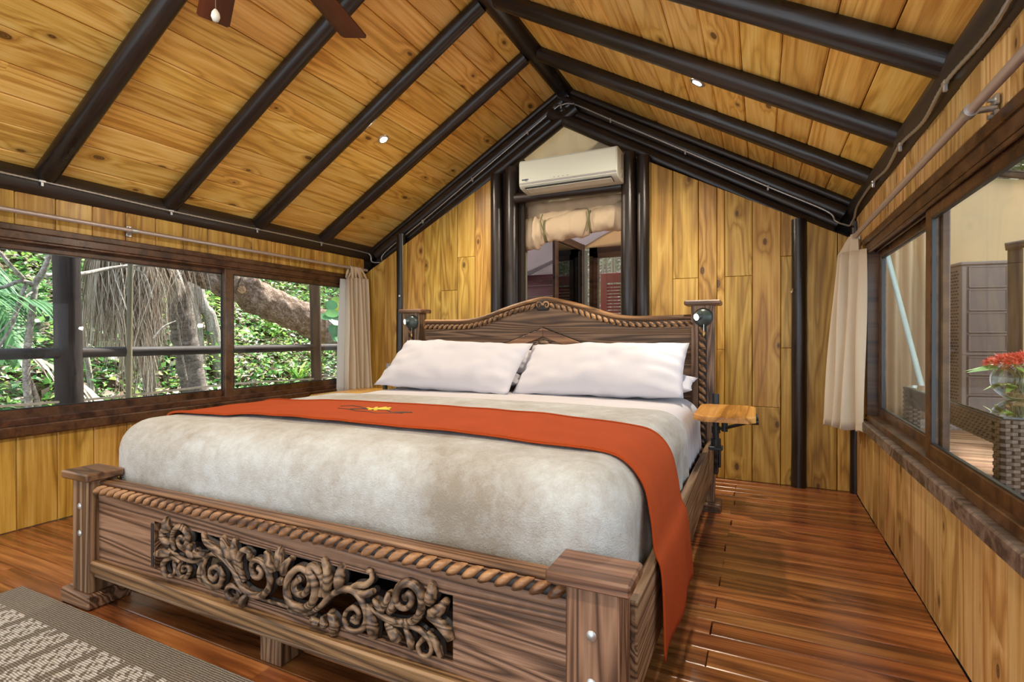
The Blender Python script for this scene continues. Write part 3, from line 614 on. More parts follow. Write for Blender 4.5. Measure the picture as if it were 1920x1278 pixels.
# ------------------------------------------------------------------ air conditioner
ac = empty('air_conditioner', (-1.328, 3.92, 2.08), 'ivory wall mounted air conditioner over the back opening', 'air conditioner')
def ac_profile(zl, zh, fr=0):
    return [(.0, .23), (.165, .23), (.188, .224), (.20, .20), (.20, .05), (.196, .030), (.175, .012), (.12, .002), (.04, -.002), (.0, -.002)]
P = ac_profile(0, 0); n = len(P); x0, x1 = -1.718, -.938; b = MB()
vs = [(x, 3.92 - d, 2.163 + z) for x in (x0, x1) for d, z in P]
b.add(vs, [tuple(range(n)), tuple(range(2 * n - 1, n - 1, -1))] + [(i, i + n, (i + 1) % n + n, (i + 1) % n) for i in range(n)])
o = b.obj('housing', M_ACW, ac, smooth=35); md = o.modifiers.new('b', 'BEVEL'); md.width = .006; md.segments = 2; md.angle_limit = math.radians(50)
MB().box(((x0 + x1) / 2, 3.7185, 2.292), (x1 - x0 - .012, .010, .168), .004).obj('front_panel', M_ACW, ac)
MB().box(((x0 + x1) / 2, 3.7205, 2.203), (x1 - x0 - .010, .006, .008), .001).obj('panel_gap', M_ACG, ac)
th = math.radians(18); mo = F(((x0 + x1) / 2, 3.775, 2.1665), (1, 0, 0), (0, -.19, -1))
MB().box((0, 0, .0), (x1 - x0 - .09, .085, .006), .001).obj('outlet_slot', M_BLACK, ac, mo)
MB().box((0, -.004, .004), (x1 - x0 - .10, .066, .006), .002).obj('louvre', M_ACW, ac, mo)
for k in range(4): MB().box((-1.42 + .036 * k, 3.7105, 2.222), (.010, .002, .006), .0006).obj('indicator_lamp', M_ACG, ac)
b = MB()
for k in range(6): b.box((-1.684 + .009 * k, 3.7105, 2.231 + .0015 * (k % 2)), (.0065, .0015, .012 if k in (0, 3) else .009), .0004)
b.box((-1.652, 3.7105, 2.222), (.02, .0015, .003)); b.obj('maker_mark', M_INK, ac)
b = MB(); b.box((-.9365, 3.85, 2.31), (.004, .05, .11), .001); b.box((-.9365, 3.86, 2.21), (.004, .03, .03), .001); b.obj('side_grille', M_ACG, ac)

# ------------------------------------------------------------------ recessed ceiling lights
def downlight(x, y, label=None):
    sgn = -1 if x < XC else 1; nrm = Vector((-sgn * SL, 0, -1)).normalized(); p = Vector((x, y, zc(x)))
    m = F(p + nrm * .002, (0, 1, 0), nrm)
    e = empty('ceiling_downlight', p, label, 'ceiling light', 'recessed ceiling lights')
    MB().lathe([(.026, -.002), (.028, .004), (.042, .004), (.045, 0)], 24).obj('trim_ring', M_GALV, e, m, 40)
    MB().lathe([(.026, .0015), (.0001, .003)], 20).obj('lens', M_BULB, e, m)
    l = bpy.data.lights.new('downlight', 'SPOT'); l.energy = 62 * LAMP; l.color = (1, .86, .68); l.spot_size = math.radians(150); l.spot_blend = .9; l.shadow_soft_size = .04
    lo = bpy.data.objects.new('spot_lamp', l); COL.objects.link(lo); lo.location = p + nrm * .03; lo.rotation_euler = nrm.to_track_quat('-Z', 'Y').to_euler()
downlight(-2.53, 3.08, 'lit recessed downlight in the left ceiling slope')
downlight(-.32, 3.06, 'lit recessed downlight in the right ceiling slope')
for x in (-2.53, -.32):                               # two extra downlights added out of view behind the camera to brighten the cabin
    l = bpy.data.lights.new('downlight', 'SPOT'); l.energy = 62 * LAMP; l.color = (1, .86, .68); l.spot_size = math.radians(150); l.spot_blend = .9; l.shadow_soft_size = .04
    lo = bpy.data.objects.new('spot_lamp', l); COL.objects.link(lo); lo.location = (x, .25, zc(x) - .03)
    lo.rotation_euler = Vector(((.5 if x < XC else -.5), 0, -1)).to_track_quat('-Z', 'Y').to_euler()

# ------------------------------------------------------------------ ceiling fan
fan = empty('ceiling_fan', (XC + .03, 1.08, 2.34), 'dark mahogany ceiling fan hanging near the top edge', 'ceiling fan')
fx, fy, fz = XC + .03, 1.08, 2.345
MB().lathe([(.0001, -.07), (.05, -.065), (.10, -.04), (.115, 0), (.10, .05), (.03, .07), (.015, .09), (.015, .56), (.06, .60), (.06, .64)], 24, T(fx, fy, fz)).obj('motor', M_BLACK, fan, smooth=40)
for k in range(8):
    a = math.radians(105 + 45.3 * k if k < 2 else 105 + 45 * k); m = T(fx, fy, fz) @ Matrix.Rotation(a, 4, 'Z') @ Matrix.Rotation(math.radians(7), 4, 'X')
    MB().prism([(.16, -.048), (.735, -.062), (.75, -.052), (.75, .052), (.735, .062), (.16, .048)], -.004, .004, .002).obj('blade', M_FAN, fan, m)
    MB().box((.13, 0, .004), (.12, .03, .006), .002).obj('blade_arm', M_BLACK, fan, m)
pc = MB(); pc.tube([(-1.462, 1.02, 2.28), (-1.462, 1.02, 1.97)], .0012, 5); pc.obj('pull_cord', M_CHROME, fan)
MB().lathe([(.0001, -.018), (.008, -.016), (.0125, -.004), (.0105, .008), (.004, .018), (.0001, .02)], 14, T(-1.462, 1.02, 1.958)).obj('pull_knob', M_WHITE, fan, smooth=60)
# ------------------------------------------------------------------ the bed
bed = empty('bed', (-1.315, 2.1, 0), 'large carved dark wooden bed with turned rope mouldings and scrollwork', 'bed')
BX0, BX1 = -2.39, -.24
def bbox(name, x0, x1, y0, y1, z0, z1, mat, par=bed, ch=.004, axis='x'):
    c = Vector(((x0 + x1) / 2, (y0 + y1) / 2, (z0 + z1) / 2)); dx, dy, dz = x1 - x0, y1 - y0, z1 - z0
    if axis == 'x': m = F(c, (1, 0, 0), (0, 0, 1)); d = (dx, dy, dz)
    elif axis == 'z': m = F(c, (0, 0, 1), (0, -1, 0)); d = (dz, dx, dy)
    else: m = F(c, (0, 1, 0), (0, 0, 1)); d = (dy, dx, dz)
    return MB().box((0, 0, 0), d, ch).obj(name, mat, par, m)
def bolt(x, y, z, par):
    MB().lathe([(.011, 0), (.0115, .002), (.009, .0045), (.0001, .0065)], 14).obj('bolt', M_GALV, par, F((x, y, z), (1, 0, 0), (0, -1, 0)), 40)
# foot posts
for x0, x1, cx0, cx1 in ((-2.345, -2.238, -2.395, -2.218), (-.378, -.262, -.42, -.236)):
    p = bbox('foot_post', x0, x1, 1.052, 1.155, .055, .474, M_BED, axis='z')
    bbox('post_cap', cx0, cx1, 1.038, 1.166, .473, .502, M_CAP, p, .005)
    bbox('post_base', x0 - .062 if x0 < -1 else x0 - .02, x1 + .02 if x0 < -1 else x1 + .062, 1.040, 1.19, .0, .056, M_BED, p, .006)
    bbox('rear_block', x0 + .006, x1 - .006, 1.15, 1.168, .057, .46, M_BED, p, .003, 'z')
    for z in (.376, .275): bolt((x0 + x1) / 2, 1.0525, z, p)
# footboard: board with a cut-out window for the scrollwork
FX0, FX1, OY = -2.245, -.372, 1.088
ox0, ox1, oz0, oz1 = -1.895, -.683, .203, .368
b = MB()
for (xa, xb, za, zb) in ((FX0, ox0, .15, .452), (ox1, FX1, .15, .452), (ox0, ox1, .15, oz0), (ox0, ox1, oz1, .452)):
    b.box(((xa + xb) / 2, OY + .018, (za + zb) / 2), (xb - xa, .036, zb - za))
m0 = F(((FX0 + FX1) / 2, OY, .30), (1, 0, 0), (0, -1, 0)); mi = m0.inverted()
b.v = [tuple(mi @ Vector(p)) for p in b.v]
fb = b.obj('footboard', M_BED, bed, m0)
bbox('top_rail', FX0, FX1, OY + .002, OY + .05, .452, .466, M_BEDR, fb, .005)
bbox('bottom_rail', FX0, FX1, OY - .030, OY + .055, .132, .176, M_BEDR, fb, .006)
bbox('bottom_lip', FX0 + .003, FX1 - .003, OY - .016, OY + .04, .112, .134, M_BED, fb, .003)
def rope(name, path, nrm, r, pitch, par, twist=1.0):
    """carved rope: leaning lobes set along the path; nrm points at the viewer"""
    P = [Vector(p) for p in path]; L = [0]
    for a, c in zip(P[:-1], P[1:]): L.append(L[-1] + (c - a).length)
    n = int(L[-1] / pitch); b = MB(); nrm = Vector(nrm); bk = MB(); bk.tube(P, r * .72, 8); 
    for k in range(n):
        d = (k + .5) / n * L[-1]; i = max(j for j in range(len(L) - 1) if L[j] <= d); t = (d - L[i]) / (L[i + 1] - L[i])
        c = P[i].lerp(P[i + 1], t); tg = (P[i + 1] - P[i]).normalized(); sd_ = nrm.cross(tg)
        ax = (tg * 1.0 + sd_ * .62 * twist).normalized()
        pts = [c + ax * (r * 1.75 * q) + sd_ * (r * .16 * twist * math.sin(q * 2)) + nrm * (r * .55 * (1 - q * q)) for q in (-1, -.6, -.2, .2, .6, 1)]
        b.tube(pts, [r * .15, r * .66, r * .95, r * .95, r * .66, r * .15], 8, flat=.72)
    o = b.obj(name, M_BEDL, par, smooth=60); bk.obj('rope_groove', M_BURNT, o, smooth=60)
    return o
rope('rope_moulding', [(FX0 + .01 + i * (FX1 - FX0 - .02) / 12, OY - .004, .437) for i in range(13)], (0, -.8, .35), .0175, .044, fb)
bbox('left_notch', ox0 - .018, ox0 - .002, OY - .003, OY + .004, oz0 + .005, oz1 - .008, M_BURNT, fb, .002, 'z')
CARVE = [(15.6,'l',[(-1817,396),(-1808,375),(-1804,353)]),
(11.5,'s',[(-1766,297),(-1779,320),(-1774,354),(-1747,380),(-1717,380),(-1695,364),(-1695,339),(-1717,316),(-1741,321),(-1747,337),(-1732,350),(-1721,343)]),
(12.1,'l',[(-1843,355),(-1820,327),(-1788,313)]),
(13.8,'l',[(-1877,266),(-1834,279),(-1784,283)]),
(10.4,'v',[(-1802,296),(-1762,284),(-1722,277),(-1666,279),(-1615,299)]),
(12.6,'s',[(-1615,299),(-1570,323),(-1525,318),(-1482,299),(-1456,273),(-1429,247),(-1385,232),(-1337,243),(-1309,277),(-1316,315),(-1340,338),(-1373,340),(-1392,319),(-1384,292),(-1359,289),(-1348,309),(-1362,316)]),
(10.7,'s',[(-1739,265),(-1784,271),(-1821,250),(-1826,227),(-1807,208),(-1776,214),(-1762,233),(-1771,251)]),
(8.8,'s',[(-1735,261),(-1749,236),(-1731,220),(-1700,225),(-1683,248),(-1696,259),(-1722,252),(-1726,237)]),
(11.0,'s',[(-1602,304),(-1619,268),(-1611,232),(-1574,217),(-1538,228),(-1522,255),(-1530,277),(-1558,284),(-1582,270),(-1584,248),(-1566,241),(-1554,257)]),
(11.7,'l',[(-1623,379),(-1598,356),(-1545,340),(-1502,332)]),
(13.8,'l',[(-1529,383),(-1505,353),(-1482,317)]),
(12.6,'l',[(-1466,390),(-1470,359),(-1463,329),(-1444,291)]),
(12.6,'s',[(-1425,263),(-1440,297),(-1444,332),(-1425,360),(-1402,355),(-1404,339)]),
(13.7,'l',[(-1330,373),(-1312,346),(-1298,316)]),
(14.6,'l',[(-1277,392),(-1270,363),(-1274,328)]),
(11.7,'l',[(-1227,371),(-1250,342),(-1255,317)]),
(11.7,'l',[(-1277,298),(-1267,297),(-1253,299)]),
(9.3,'s',[(-1437,223),(-1464,238),(-1491,237),(-1503,214),(-1483,197),(-1456,211),(-1454,224)]),
(12.1,'l',[(-1414,225),(-1430,206),(-1433,187)]),
(8.0,'v',[(-1388,228),(-1330,225),(-1281,225),(-1237,225)]),
(11.0,'l',[(-1691,335),(-1687,308),(-1665,292)]),
(9.9,'l',[(-1665,320),(-1648,306),(-1606,314)]),
(9.9,'l',[(-1627,286),(-1632,250),(-1628,218)]),
(14.5,'s',[(-1114,285),(-1102,321),(-1113,347),(-1136,366),(-1152,351),(-1132,326),(-1129,290),(-1144,256),(-1179,237),(-1223,242),(-1241,279),(-1227,322),(-1191,350),(-1159,341),(-1152,311),(-1171,279),(-1203,276),(-1213,296),(-1195,317)]),
(10.8,'s',[(-1240,215),(-1191,217),(-1152,230),(-1110,258),(-1076,293),(-1032,320),(-993,327),(-965,311),(-946,280),(-948,247),(-973,221),(-1004,218),(-1022,238),(-1015,265),(-990,280),(-972,269),(-979,244),(-997,245)]),
(14.1,'l',[(-1102,392),(-1083,361),(-1082,325),(-1093,287)]),
(15.0,'l',[(-1036,384),(-1038,353),(-1047,321)]),
(10.1,'s',[(-1022,315),(-982,342),(-948,351),(-927,370),(-931,388),(-943,387)]),
(10.1,'l',[(-993,328),(-951,326),(-921,339)]),
(10.3,'l',[(-874,346),(-878,321),(-894,299)]),
(11.3,'l',[(-858,336),(-858,313),(-873,294)]),
(10.3,'l',[(-924,317),(-904,305),(-884,294)]),
(13.0,'s',[(-911,285),(-865,276),(-814,281),(-782,301),(-767,335),(-773,369),(-801,385),(-832,374),(-848,346),(-842,321),(-817,317),(-798,339),(-807,356),(-821,343)]),
(15.5,'l',[(-740,395),(-738,371),(-749,344)]),
(14.1,'l',[(-701,359),(-716,336),(-746,320)]),
(13.1,'l',[(-752,311),(-722,307),(-696,291),(-684,267)]),
(8.5,'s',[(-948,298),(-901,277),(-852,270),(-792,276),(-755,264),(-737,241),(-746,216),(-770,210),(-781,228),(-770,246)]),
(10.3,'l',[(-752,270),(-725,254),(-713,220)]),
(9.6,'l',[(-823,269),(-804,245),(-800,215)]),
(15.8,'l',[(-881,266),(-852,244),(-836,227)]),
(15.8,'l',[(-941,294),(-926,255),(-923,213)]),
(14.1,'l',[(-1080,247),(-1058,222),(-1066,189)]),
(11.3,'l',[(-1148,221),(-1133,210),(-1114,206)]),
(10.1,'l',[(-1106,230),(-1099,212),(-1088,204)])]
cb = MB(); gb = MB()
for wd, ty, pts in CARVE:
    wd = wd / 1000 * 1.75; P = smooth_path([(x / 1000, 0, z / 1000 - .006) for x, z in pts], 7); n = len(P)
    rr = []
    for i in range(n):
        t = i / (n - 1)
        if ty == 'l': k = .25 + .95 * math.sin(min(1, t * 1.0) * PI * .62 + .35) if t < .75 else .25 + .95 * math.sin(.75 * PI * .62 + .35) * (1 - (t - .75) * 1.2)
        elif ty == 's': k = .62 + .38 * math.sin(PI * min(1, t * 1.3)) if t < .8 else .8
        else: k = .75
        rr.append(max(.003, wd * .5 * k))
    hgt = .010 if ty != 'v' else .005
    Q = [Vector((p.x, OY - .002 - hgt * (.6 + .4 * math.sin(PI * i / (n - 1))) + .0006 * math.sin(i * 2.6), p.z)) for i, p in enumerate(P)]
    cb.tube(Q, [r * (1 + .07 * math.sin(i * 2.6)) for i, r in enumerate(rr)], 10, flat=1.0, up0=(0, -1, 0))
    e = Q[-1]
    if ty == 's': cb.lathe([(rr[-1] * 1.25, -.006), (rr[-1] * 1.1, .006), (.0001, .011)], 10, F((e.x, OY - .004, e.z), (1, 0, 0), (0, -1, 0)))
    if ty == 'l':   # scooped leaf tip
        a = Q[0]; dr = (Q[0] - Q[2]).normalized(); cb.lathe([(rr[2] * 1.05, -.008), (rr[2] * 1.0, .004), (rr[2] * .7, .010), (.0001, .007)], 10, F((a.x - dr.x * .006, OY - .002, a.z - dr.z * .006), (1, 0, 0), (0, -1, 0)))
    gb.tube([Vector((q.x, OY + .006, q.z)) for q in Q], [r * 1.12 for r in rr], 6, up0=(0, -1, 0))
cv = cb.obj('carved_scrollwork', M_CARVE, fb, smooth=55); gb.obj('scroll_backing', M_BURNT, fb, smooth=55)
# side rails, feet, slats
for x0, x1 in ((-2.385, -2.357), (-.278, -.25)):
    bbox('side_rail', x0, x1, 1.17, 3.20, .185, .408, M_BED, axis='y')
bbox('centre_leg', -1.405, -1.315, 1.115, 1.205, 0, .14, M_BED, axis='z'); bbox('centre_leg', -1.405, -1.315, 2.3, 2.39, 0, .225, M_BED, axis='z')
bbox('bed_base', -2.34, -.295, 1.20, 3.17, .225, .267, M_SCREEN, ch=.002)
# headboard
HY = 3.2; HC = -1.305
half = [(0, 1.268), (.05, 1.264), (.12, 1.25), (.20, 1.232), (.28, 1.209), (.36, 1.182), (.45, 1.155), (.54, 1.137), (.64, 1.130), (.78, 1.131), (.945, 1.133)]
top = [(HC - x, z) for x, z in half[::-1]] + [(HC + x, z) for x, z in half[1:]]
sp_ = smooth_path([(x, HY, z) for x, z in top], 4)
b = MB(); n = len(sp_); vs = []
for y in (HY + .012, HY + .055):
    for p in sp_: vs.append((p.x, y, p.z - .02))
    for p in sp_: vs.append((p.x, y, .30))
fs = []
for i in range(n - 1):
    fs += [(i, i + 1, n + i + 1, n + i), (2 * n + i, 3 * n + i, 3 * n + i + 1, 2 * n + i + 1), (i, 2 * n + i, 2 * n + i + 1, i + 1)]
mh = F((HC, HY, .75), (1, 0, 0), (0, -1, 0)); b.add([tuple(mh.inverted() @ Vector(p)) for p in vs], fs)
hb = b.obj('headboard', M_BED, bed, mh)
b = MB(); b.tube([Vector((p.x, HY + .018, p.z - .012)) for p in sp_], .021, 10, flat=.8, up0=(0, 0, 1)); b.obj('top_rail', M_BEDL, hb, smooth=50)
lowp = [(p.x, HY + .004, p.z - .052) for p in sp_]
k1 = [q for q in lowp if q[0] < HC - .045]; k2 = [q for q in lowp if q[0] > HC + .045]
rope('rope_moulding', k1, (0, -1, .1), .016, .040, hb, 1.0); rope('rope_moulding', k2, (0, -1, .1), .016, .040, hb, -1.0)
for sg in (-1, 1):
    pts = []
    for i in range(22):
        a = i / 21 * 2.6 * PI; r = .026 * (1 - i / 24); pts.append((HC + sg * (.027 - r * math.cos(a) * .9), HY - .003, 1.216 + r * math.sin(a) * 1.0))
    b = MB(); b.tube(pts, [.0075 * (1 - .02 * i) for i in range(22)], 8); b.obj('crest_scroll', M_BEDL, hb, smooth=60)
MB().box((HC, HY + .003, 1.215), (.085, .02, .07), .008).obj('crest_groove', M_BURNT, hb)
def chev(name, mat, zt, wd, sl, xh, y, t):
    b = MB()
    for sg in (-1, 1):
        P = [(HC, zt), (HC + sg * xh, zt - sl * xh), (HC + sg * xh, zt - sl * xh - wd), (HC, zt - wd * 1.05)]
        if sg > 0: P = P[::-1]
        b.prism(P, 0, t, .003, F((0, y, 0), (1, 0, 0), (0, -1, 0)))
    b2 = MB(); mm = F((HC, y, zt), (1, 0, 0), (0, -1, 0)); b2.add([tuple(mm.inverted() @ Vector(p)) for p in b.v], b.f); return b2.obj(name, mat, hb, mm)
chev('raised_chevron', M_BEDL, 1.066, .056, .37, .62, HY + .012, .016)
chev('chevron_groove', M_BURNT, 1.072, .010, .37, .62, HY + .012, .010)
b = MB()
for k in range(9):
    a = PI * k / 8; b.tube([(HC + .012 * math.cos(a), HY + .004, .945 + .012 * math.sin(a)), (HC + .04 * math.cos(a), HY + .002, .945 + .035 * math.sin(a)), (HC + .075 * math.cos(a), HY + .008, .94 + .05 * math.sin(a))], [.006, .011, .003], 7)
b.lathe([(.016, 0), (.014, .008), (.0001, .014)], 12, F((HC, HY + .006, .947), (1, 0, 0), (0, -1, 0))); b.obj('carved_rosette', M_CARVE, hb, smooth=60)
# head posts
for x0, x1 in ((-2.437, -2.296), (-.370, -.243)):
    p = bbox('head_post', x0, x1, 3.195, 3.29, .05, 1.19, M_BED, axis='z')
    xm = (x0 + x1) / 2
    bbox('post_cap', xm - .10, xm + .10, 3.165, 3.32, 1.188, 1.217, M_CAP, p, .007)
    bbox('post_base', x0 - .04, x1 + .036, 3.165, 3.31, 0, .052, M_BED, p, .006)
    bbox('post_groove', xm - .024, xm + .024, 3.1935, 3.1965, .12, 1.10, M_BURNT, p, .001, 'z')
    rope('rope_inlay', [(xm, 3.192, .16 + i * .09) for i in range(11)], (0, -1, 0), .0165, .042, p)

# ------------------------------------------------------------------ bedding
def rbox(u, lo, hi, R):
    """push a point of the box lo..hi onto the rounded box of radius R"""
    q = Vector(u); c = Vector([min(max(q[i], lo[i] + R), hi[i] - R) for i in range(3)]); d = q - c
    return q if d.length < 1e-6 else c + d.normalized() * R
def shell(lo, hi, R, y0, y1, step, disp, zb):
    """top, sides and optionally the front of a rounded box between y0 and y1, open underneath"""
    bm = bmesh.new(); nx = int((hi[0] - lo[0]) / step); ny = max(2, int((y1 - y0) / step)); nzv = max(3, int((hi[2] - zb) / step))
    def patch(fn, a, c):
        g = [[bm.verts.new(fn(i / a, j / c)) for i in range(a + 1)] for j in range(c + 1)]
        for j in range(c):
            for i in range(a): bm.faces.new((g[j][i], g[j][i + 1], g[j + 1][i + 1], g[j + 1][i]))
    X = lambda t: lo[0] + (hi[0] - lo[0]) * t; Y = lambda t: y0 + (y1 - y0) * t; Z = lambda t: zb + (hi[2] - zb) * t
    patch(lambda u, v: (X(u), Y(v), hi[2]), nx, ny)
    patch(lambda u, v: (lo[0], Y(1 - u), Z(v)), ny, nzv); patch(lambda u, v: (hi[0], Y(u), Z(v)), ny, nzv)
    if abs(y0 - lo[1]) < 1e-6: patch(lambda u, v: (X(u), lo[1], Z(v)), nx, nzv)
    bmesh.ops.remove_doubles(bm, verts=bm.verts, dist=step * .02)
    for v in bm.verts:
        p = rbox(v.co, lo, hi, R); v.co = p + Vector(disp(p))
    bmesh.ops.recalc_face_normals(bm, faces=bm.faces); me = bpy.data.meshes.new('shell'); bm.to_mesh(me); bm.free()
    me.polygons.foreach_set('use_smooth', [True] * len(me.polygons)); return me
def crown(p):
    return .016 * max(0, 1 - ((p.x + 1.31) / 1.0) ** 2) * max(0, min(1, (p.y - 1.12) / .35)) if p.z > .58 else 0
mt = link('mattress', shell((-2.31, 1.186, .268), (-.325, 3.16, .640), .09, 1.186, 3.16, .08, lambda p: (0, 0, crown(p)), .268))
mt.data.materials.append(M_COTTON); tag(mt, 'thick white mattress lying in the carved bed frame', 'mattress')
bs = shell((-2.328, 1.18, .30), (-.307, 3.15, .655), .11, 1.7, 3.15, .03,
           lambda p: ((.010 * math.sin(p.y * 55 + 3 * nz(p.y * 3, p.z * 2)) * max(0, min(1, (.62 - p.z) / .2)) + .006 * nz(p.y * 9, p.z * 9)) * (1 if p.x > -1 else -1), 0, crown(p) + .003 * nz(p.x * 5, p.y * 6)), .36)
o = link('bedspread', bs); bs.materials.append(M_SPREAD); solid(o, .004, 1); tag(o, 'white woven bedspread folded down between pillows and taupe blanket', 'bedspread')
def bl_disp(p):
    a = .008 * nz(p.x * 2.6, p.y * 3, p.z * 3) + .0035 * nz(p.x * 9, p.y * 9, p.z * 9 + 4)
    w_ = (1 if p.y < 1.25 else .4)
    side = .007 * math.sin(p.y * 30) * max(0, min(1, (.55 - p.z) / .15)) if p.x > -.4 and p.y > 1.3 else 0
    return (side, -a * w_, crown(p) + (a * .6 if p.z > .6 else 0))
bl = shell((-2.341, 1.172, .25), (-.294, 3.3, .672), .115, 1.172, 2.36, .026, bl_disp, .33)
for v in bl.vertices:    # the far edge runs slightly askew
    if v.co.y > 2.2: v.co.y += (v.co.y - 2.2) / .16 * (.05 * math.sin((v.co.x + .6) * 1.7) - .02)
o = link('blanket', bl); bl.materials.append(M_VELVET); solid(o, .006, 1); tag(o, 'taupe plush blanket covering the foot of the bed', 'blanket')
# orange runner
prof = [(-2.385, .17), (-2.39, .26), (-2.392, .36), (-2.39, .44), (-2.375, .52), (-2.352, .60), (-2.30, .666), (-2.22, .688), (-2.0, .694)] + \
       [(-1.8 + .2 * i, .693 + .014 * max(0, 1 - ((-1.8 + .2 * i + 1.31) / 1.0) ** 2)) for i in range(6)] + [(-.62, .695), (-.42, .688), (-.335, .667), (-.283, .608), (-.262, .52), (-.252, .44), (-.236, .40), (-.230, .35), (-.226, .26), (-.224, .165)]
pp = smooth_path([(x, 0, z) for x, z in prof], 5); nP = len(pp) - 1
def rn(u, v):
    i = min(nP, int(round(u * nP))); p = pp[i]; hang = max(0, min(1, (.6 - p.z) / .4)); ri = 1 if p.x > -1.3 else -1
    ya = 1.405 - .035 * (1 if p.x < -1.9 else 0) * (1 - hang) - .03 * hang; yb = 1.885 + .07 * hang - .05 * (1 - hang) * max(0, -(p.x + 1.2)) * .6 - .06 * max(0, (p.x + .8)) * (1 - hang)
    yy = ya + (yb - ya) * v; e = .004 * nz(p.x * 6, yy * 7, p.z * 6)
    return (p.x + ri * hang * (.006 * math.sin(yy * 16) + .002 + .012 * v * max(0, .4 - p.z)), yy, p.z + (e if hang < .2 else .0) - (.015 * hang * v if p.z < .3 else 0))
b = MB(); b.grid(rn, nP, 26); rnr = b.obj('bed_runner', M_ORANGE, smooth=70, recalc=False); solid(rnr, .005, 0); tag(rnr, 'burnt orange bed runner laid across the taupe blanket and hanging over the rail', 'bed runner')
b = MB()
for v in (.012, .988): b.tube([Vector(rn(i / nP, v)) + Vector((0, 0, .004)) for i in range(0, nP + 1, 1)], .0035, 6)
b.obj('edge_hem', M_ORANGE, rnr, smooth=60)
EMB_D = plain('dark_embroidery_thread', (0.03, 0.018, 0.012), .7); EMB_Y = plain('yellow_embroidery_thread', (0.62, 0.52, 0.02), .6)
def rtop(x, y): return .705 + .012 * max(0, 1 - ((x + 1.31) / 1.0) ** 2) - .007 + .004 * nz(x * 6, y * 7, .69 * 6)
def emb(mb, pts, r): mb.tube([(ex + (x - ex) * .72, y, rtop(ex + (x - ex) * .72, y)) for x, y in pts], r * .8, 6, flat=.5)
ed = MB(); ex, ey = -1.42, 1.66
emb(ed, [(ex - .28, ey + .03), (ex - .22, ey + .055), (ex - .14, ey + .04), (ex - .06, ey + .012), (ex, ey + .0), (ex + .08, ey + .015), (ex + .15, ey - .02), (ex + .22, ey - .015), (ex + .27, ey + .0)], .0045)
emb(ed, [(ex - .22, ey - .03), (ex - .14, ey - .035), (ex - .06, ey - .05), (ex + .02, ey - .04), (ex + .09, ey - .065), (ex + .16, ey - .05), (ex + .24, ey - .03)], .004)
emb(ed, [(ex - .13, ey - .03), (ex - .09, ey - .01), (ex - .05, ey + .005)], .006); emb(ed, [(ex + .18, ey - .02), (ex + .23, ey + .0), (ex + .26, ey + .0)], .007)
ed.obj('embroidered_twig', EMB_D, rnr, smooth=60)
ey_ = MB()
for dx, dy in ((-.075, .02), (-.05, .055), (0, .07), (.045, .06), (.08, .025), (.03, -.02), (-.03, -.015)): emb(ey_, [(ex, ey + .01), (ex + dx * .6, ey + .01 + dy * .5), (ex + dx, ey + .01 + dy)], .0085)
ey_.obj('embroidered_flower', EMB_Y, rnr, smooth=60)

def pillow(label, c, w_, h, t, lean, yawd=0, roll=0, seed=0, flange=.025, grp='white bed pillows'):
    """c = middle of the lower edge; leaning back by lean degrees from flat"""
    bm = bmesh.new(); nu, nv = 44, 28; V = {}
    for s in (1, -1):
        for j in range(nv + 1):
            for i in range(nu + 1):
                u, v = i / nu * 2 - 1, j / nv * 2 - 1
                if s < 0 and (abs(u) == 1 or abs(v) == 1): V[s, i, j] = V[1, i, j]; continue
                ax, ay = 1 - abs(u) ** 2.6, 1 - abs(v) ** 2.6; th_ = t / 2 * (max(0, ax) ** .55) * (max(0, ay) ** .62)
                x = u * w_ / 2 * (1 - .035 * (1 - v * v) ** 1 * abs(u) ** 3); y = v * h / 2 * (1 - .05 * (1 - u * u) * abs(v) ** 3)
                wr = .012 * nz(u * 3 + seed, v * 3, seed) + .009 * nz(u * 7 + seed, v * 2.5, s) + .010 * max(0, abs(u) - .55) * math.sin(v * 16 + seed + 4 * u)
                sag = -.03 * max(0, v) * (1 - u * u) * .2
                V[s, i, j] = bm.verts.new((x, y + sag + .006 * nz(u * 4, v * 4 + seed), s * (th_ + (wr if th_ > .01 else wr * .4))))
    for s in (1, -1):
        for j in range(nv):
            for i in range(nu):
                q = (V[s, i, j], V[s, i + 1, j], V[s, i + 1, j + 1], V[s, i, j + 1]); bm.faces.new(q if s > 0 else q[::-1])
    me = bpy.data.meshes.new('pillow'); bm.to_mesh(me); bm.free(); me.polygons.foreach_set('use_smooth', [True] * len(me.polygons)); me.materials.append(M_COTTON)
    R = Matrix.Rotation(math.radians(yawd), 4, 'Z') @ Matrix.Rotation(math.radians(lean), 4, 'X') @ Matrix.Rotation(math.radians(roll), 4, 'Z')
    o = link('pillow', me, None, T(*c) @ R @ T(0, h / 2, 0)); tag(o, label, 'pillow', grp); return o
pillow('white pillow propped against the left half of the headboard', (-1.80, 2.68, .685), .99, .45, .18, 40, 0, -1.5, 1)
pillow('white pillow propped against the right half of the headboard', (-.835, 2.75, .685), .96, .44, .18, 39, 0, 1.5, 5)
pillow('white pillow lying flat behind the left propped pillow', (-1.80, 2.83, .725), 1.0, .32, .13, 8, 0, 0, 9)
pillow('white pillow lying flat behind the right propped pillow', (-.825, 2.86, .725), 1.0, .31, .13, 8, 0, 0, 13)
pillow('third white pillow wedged behind the left one, its open flap showing in the gap', (-1.70, 2.95, .785), .92, .22, .09, 35, 0, 0, 17)

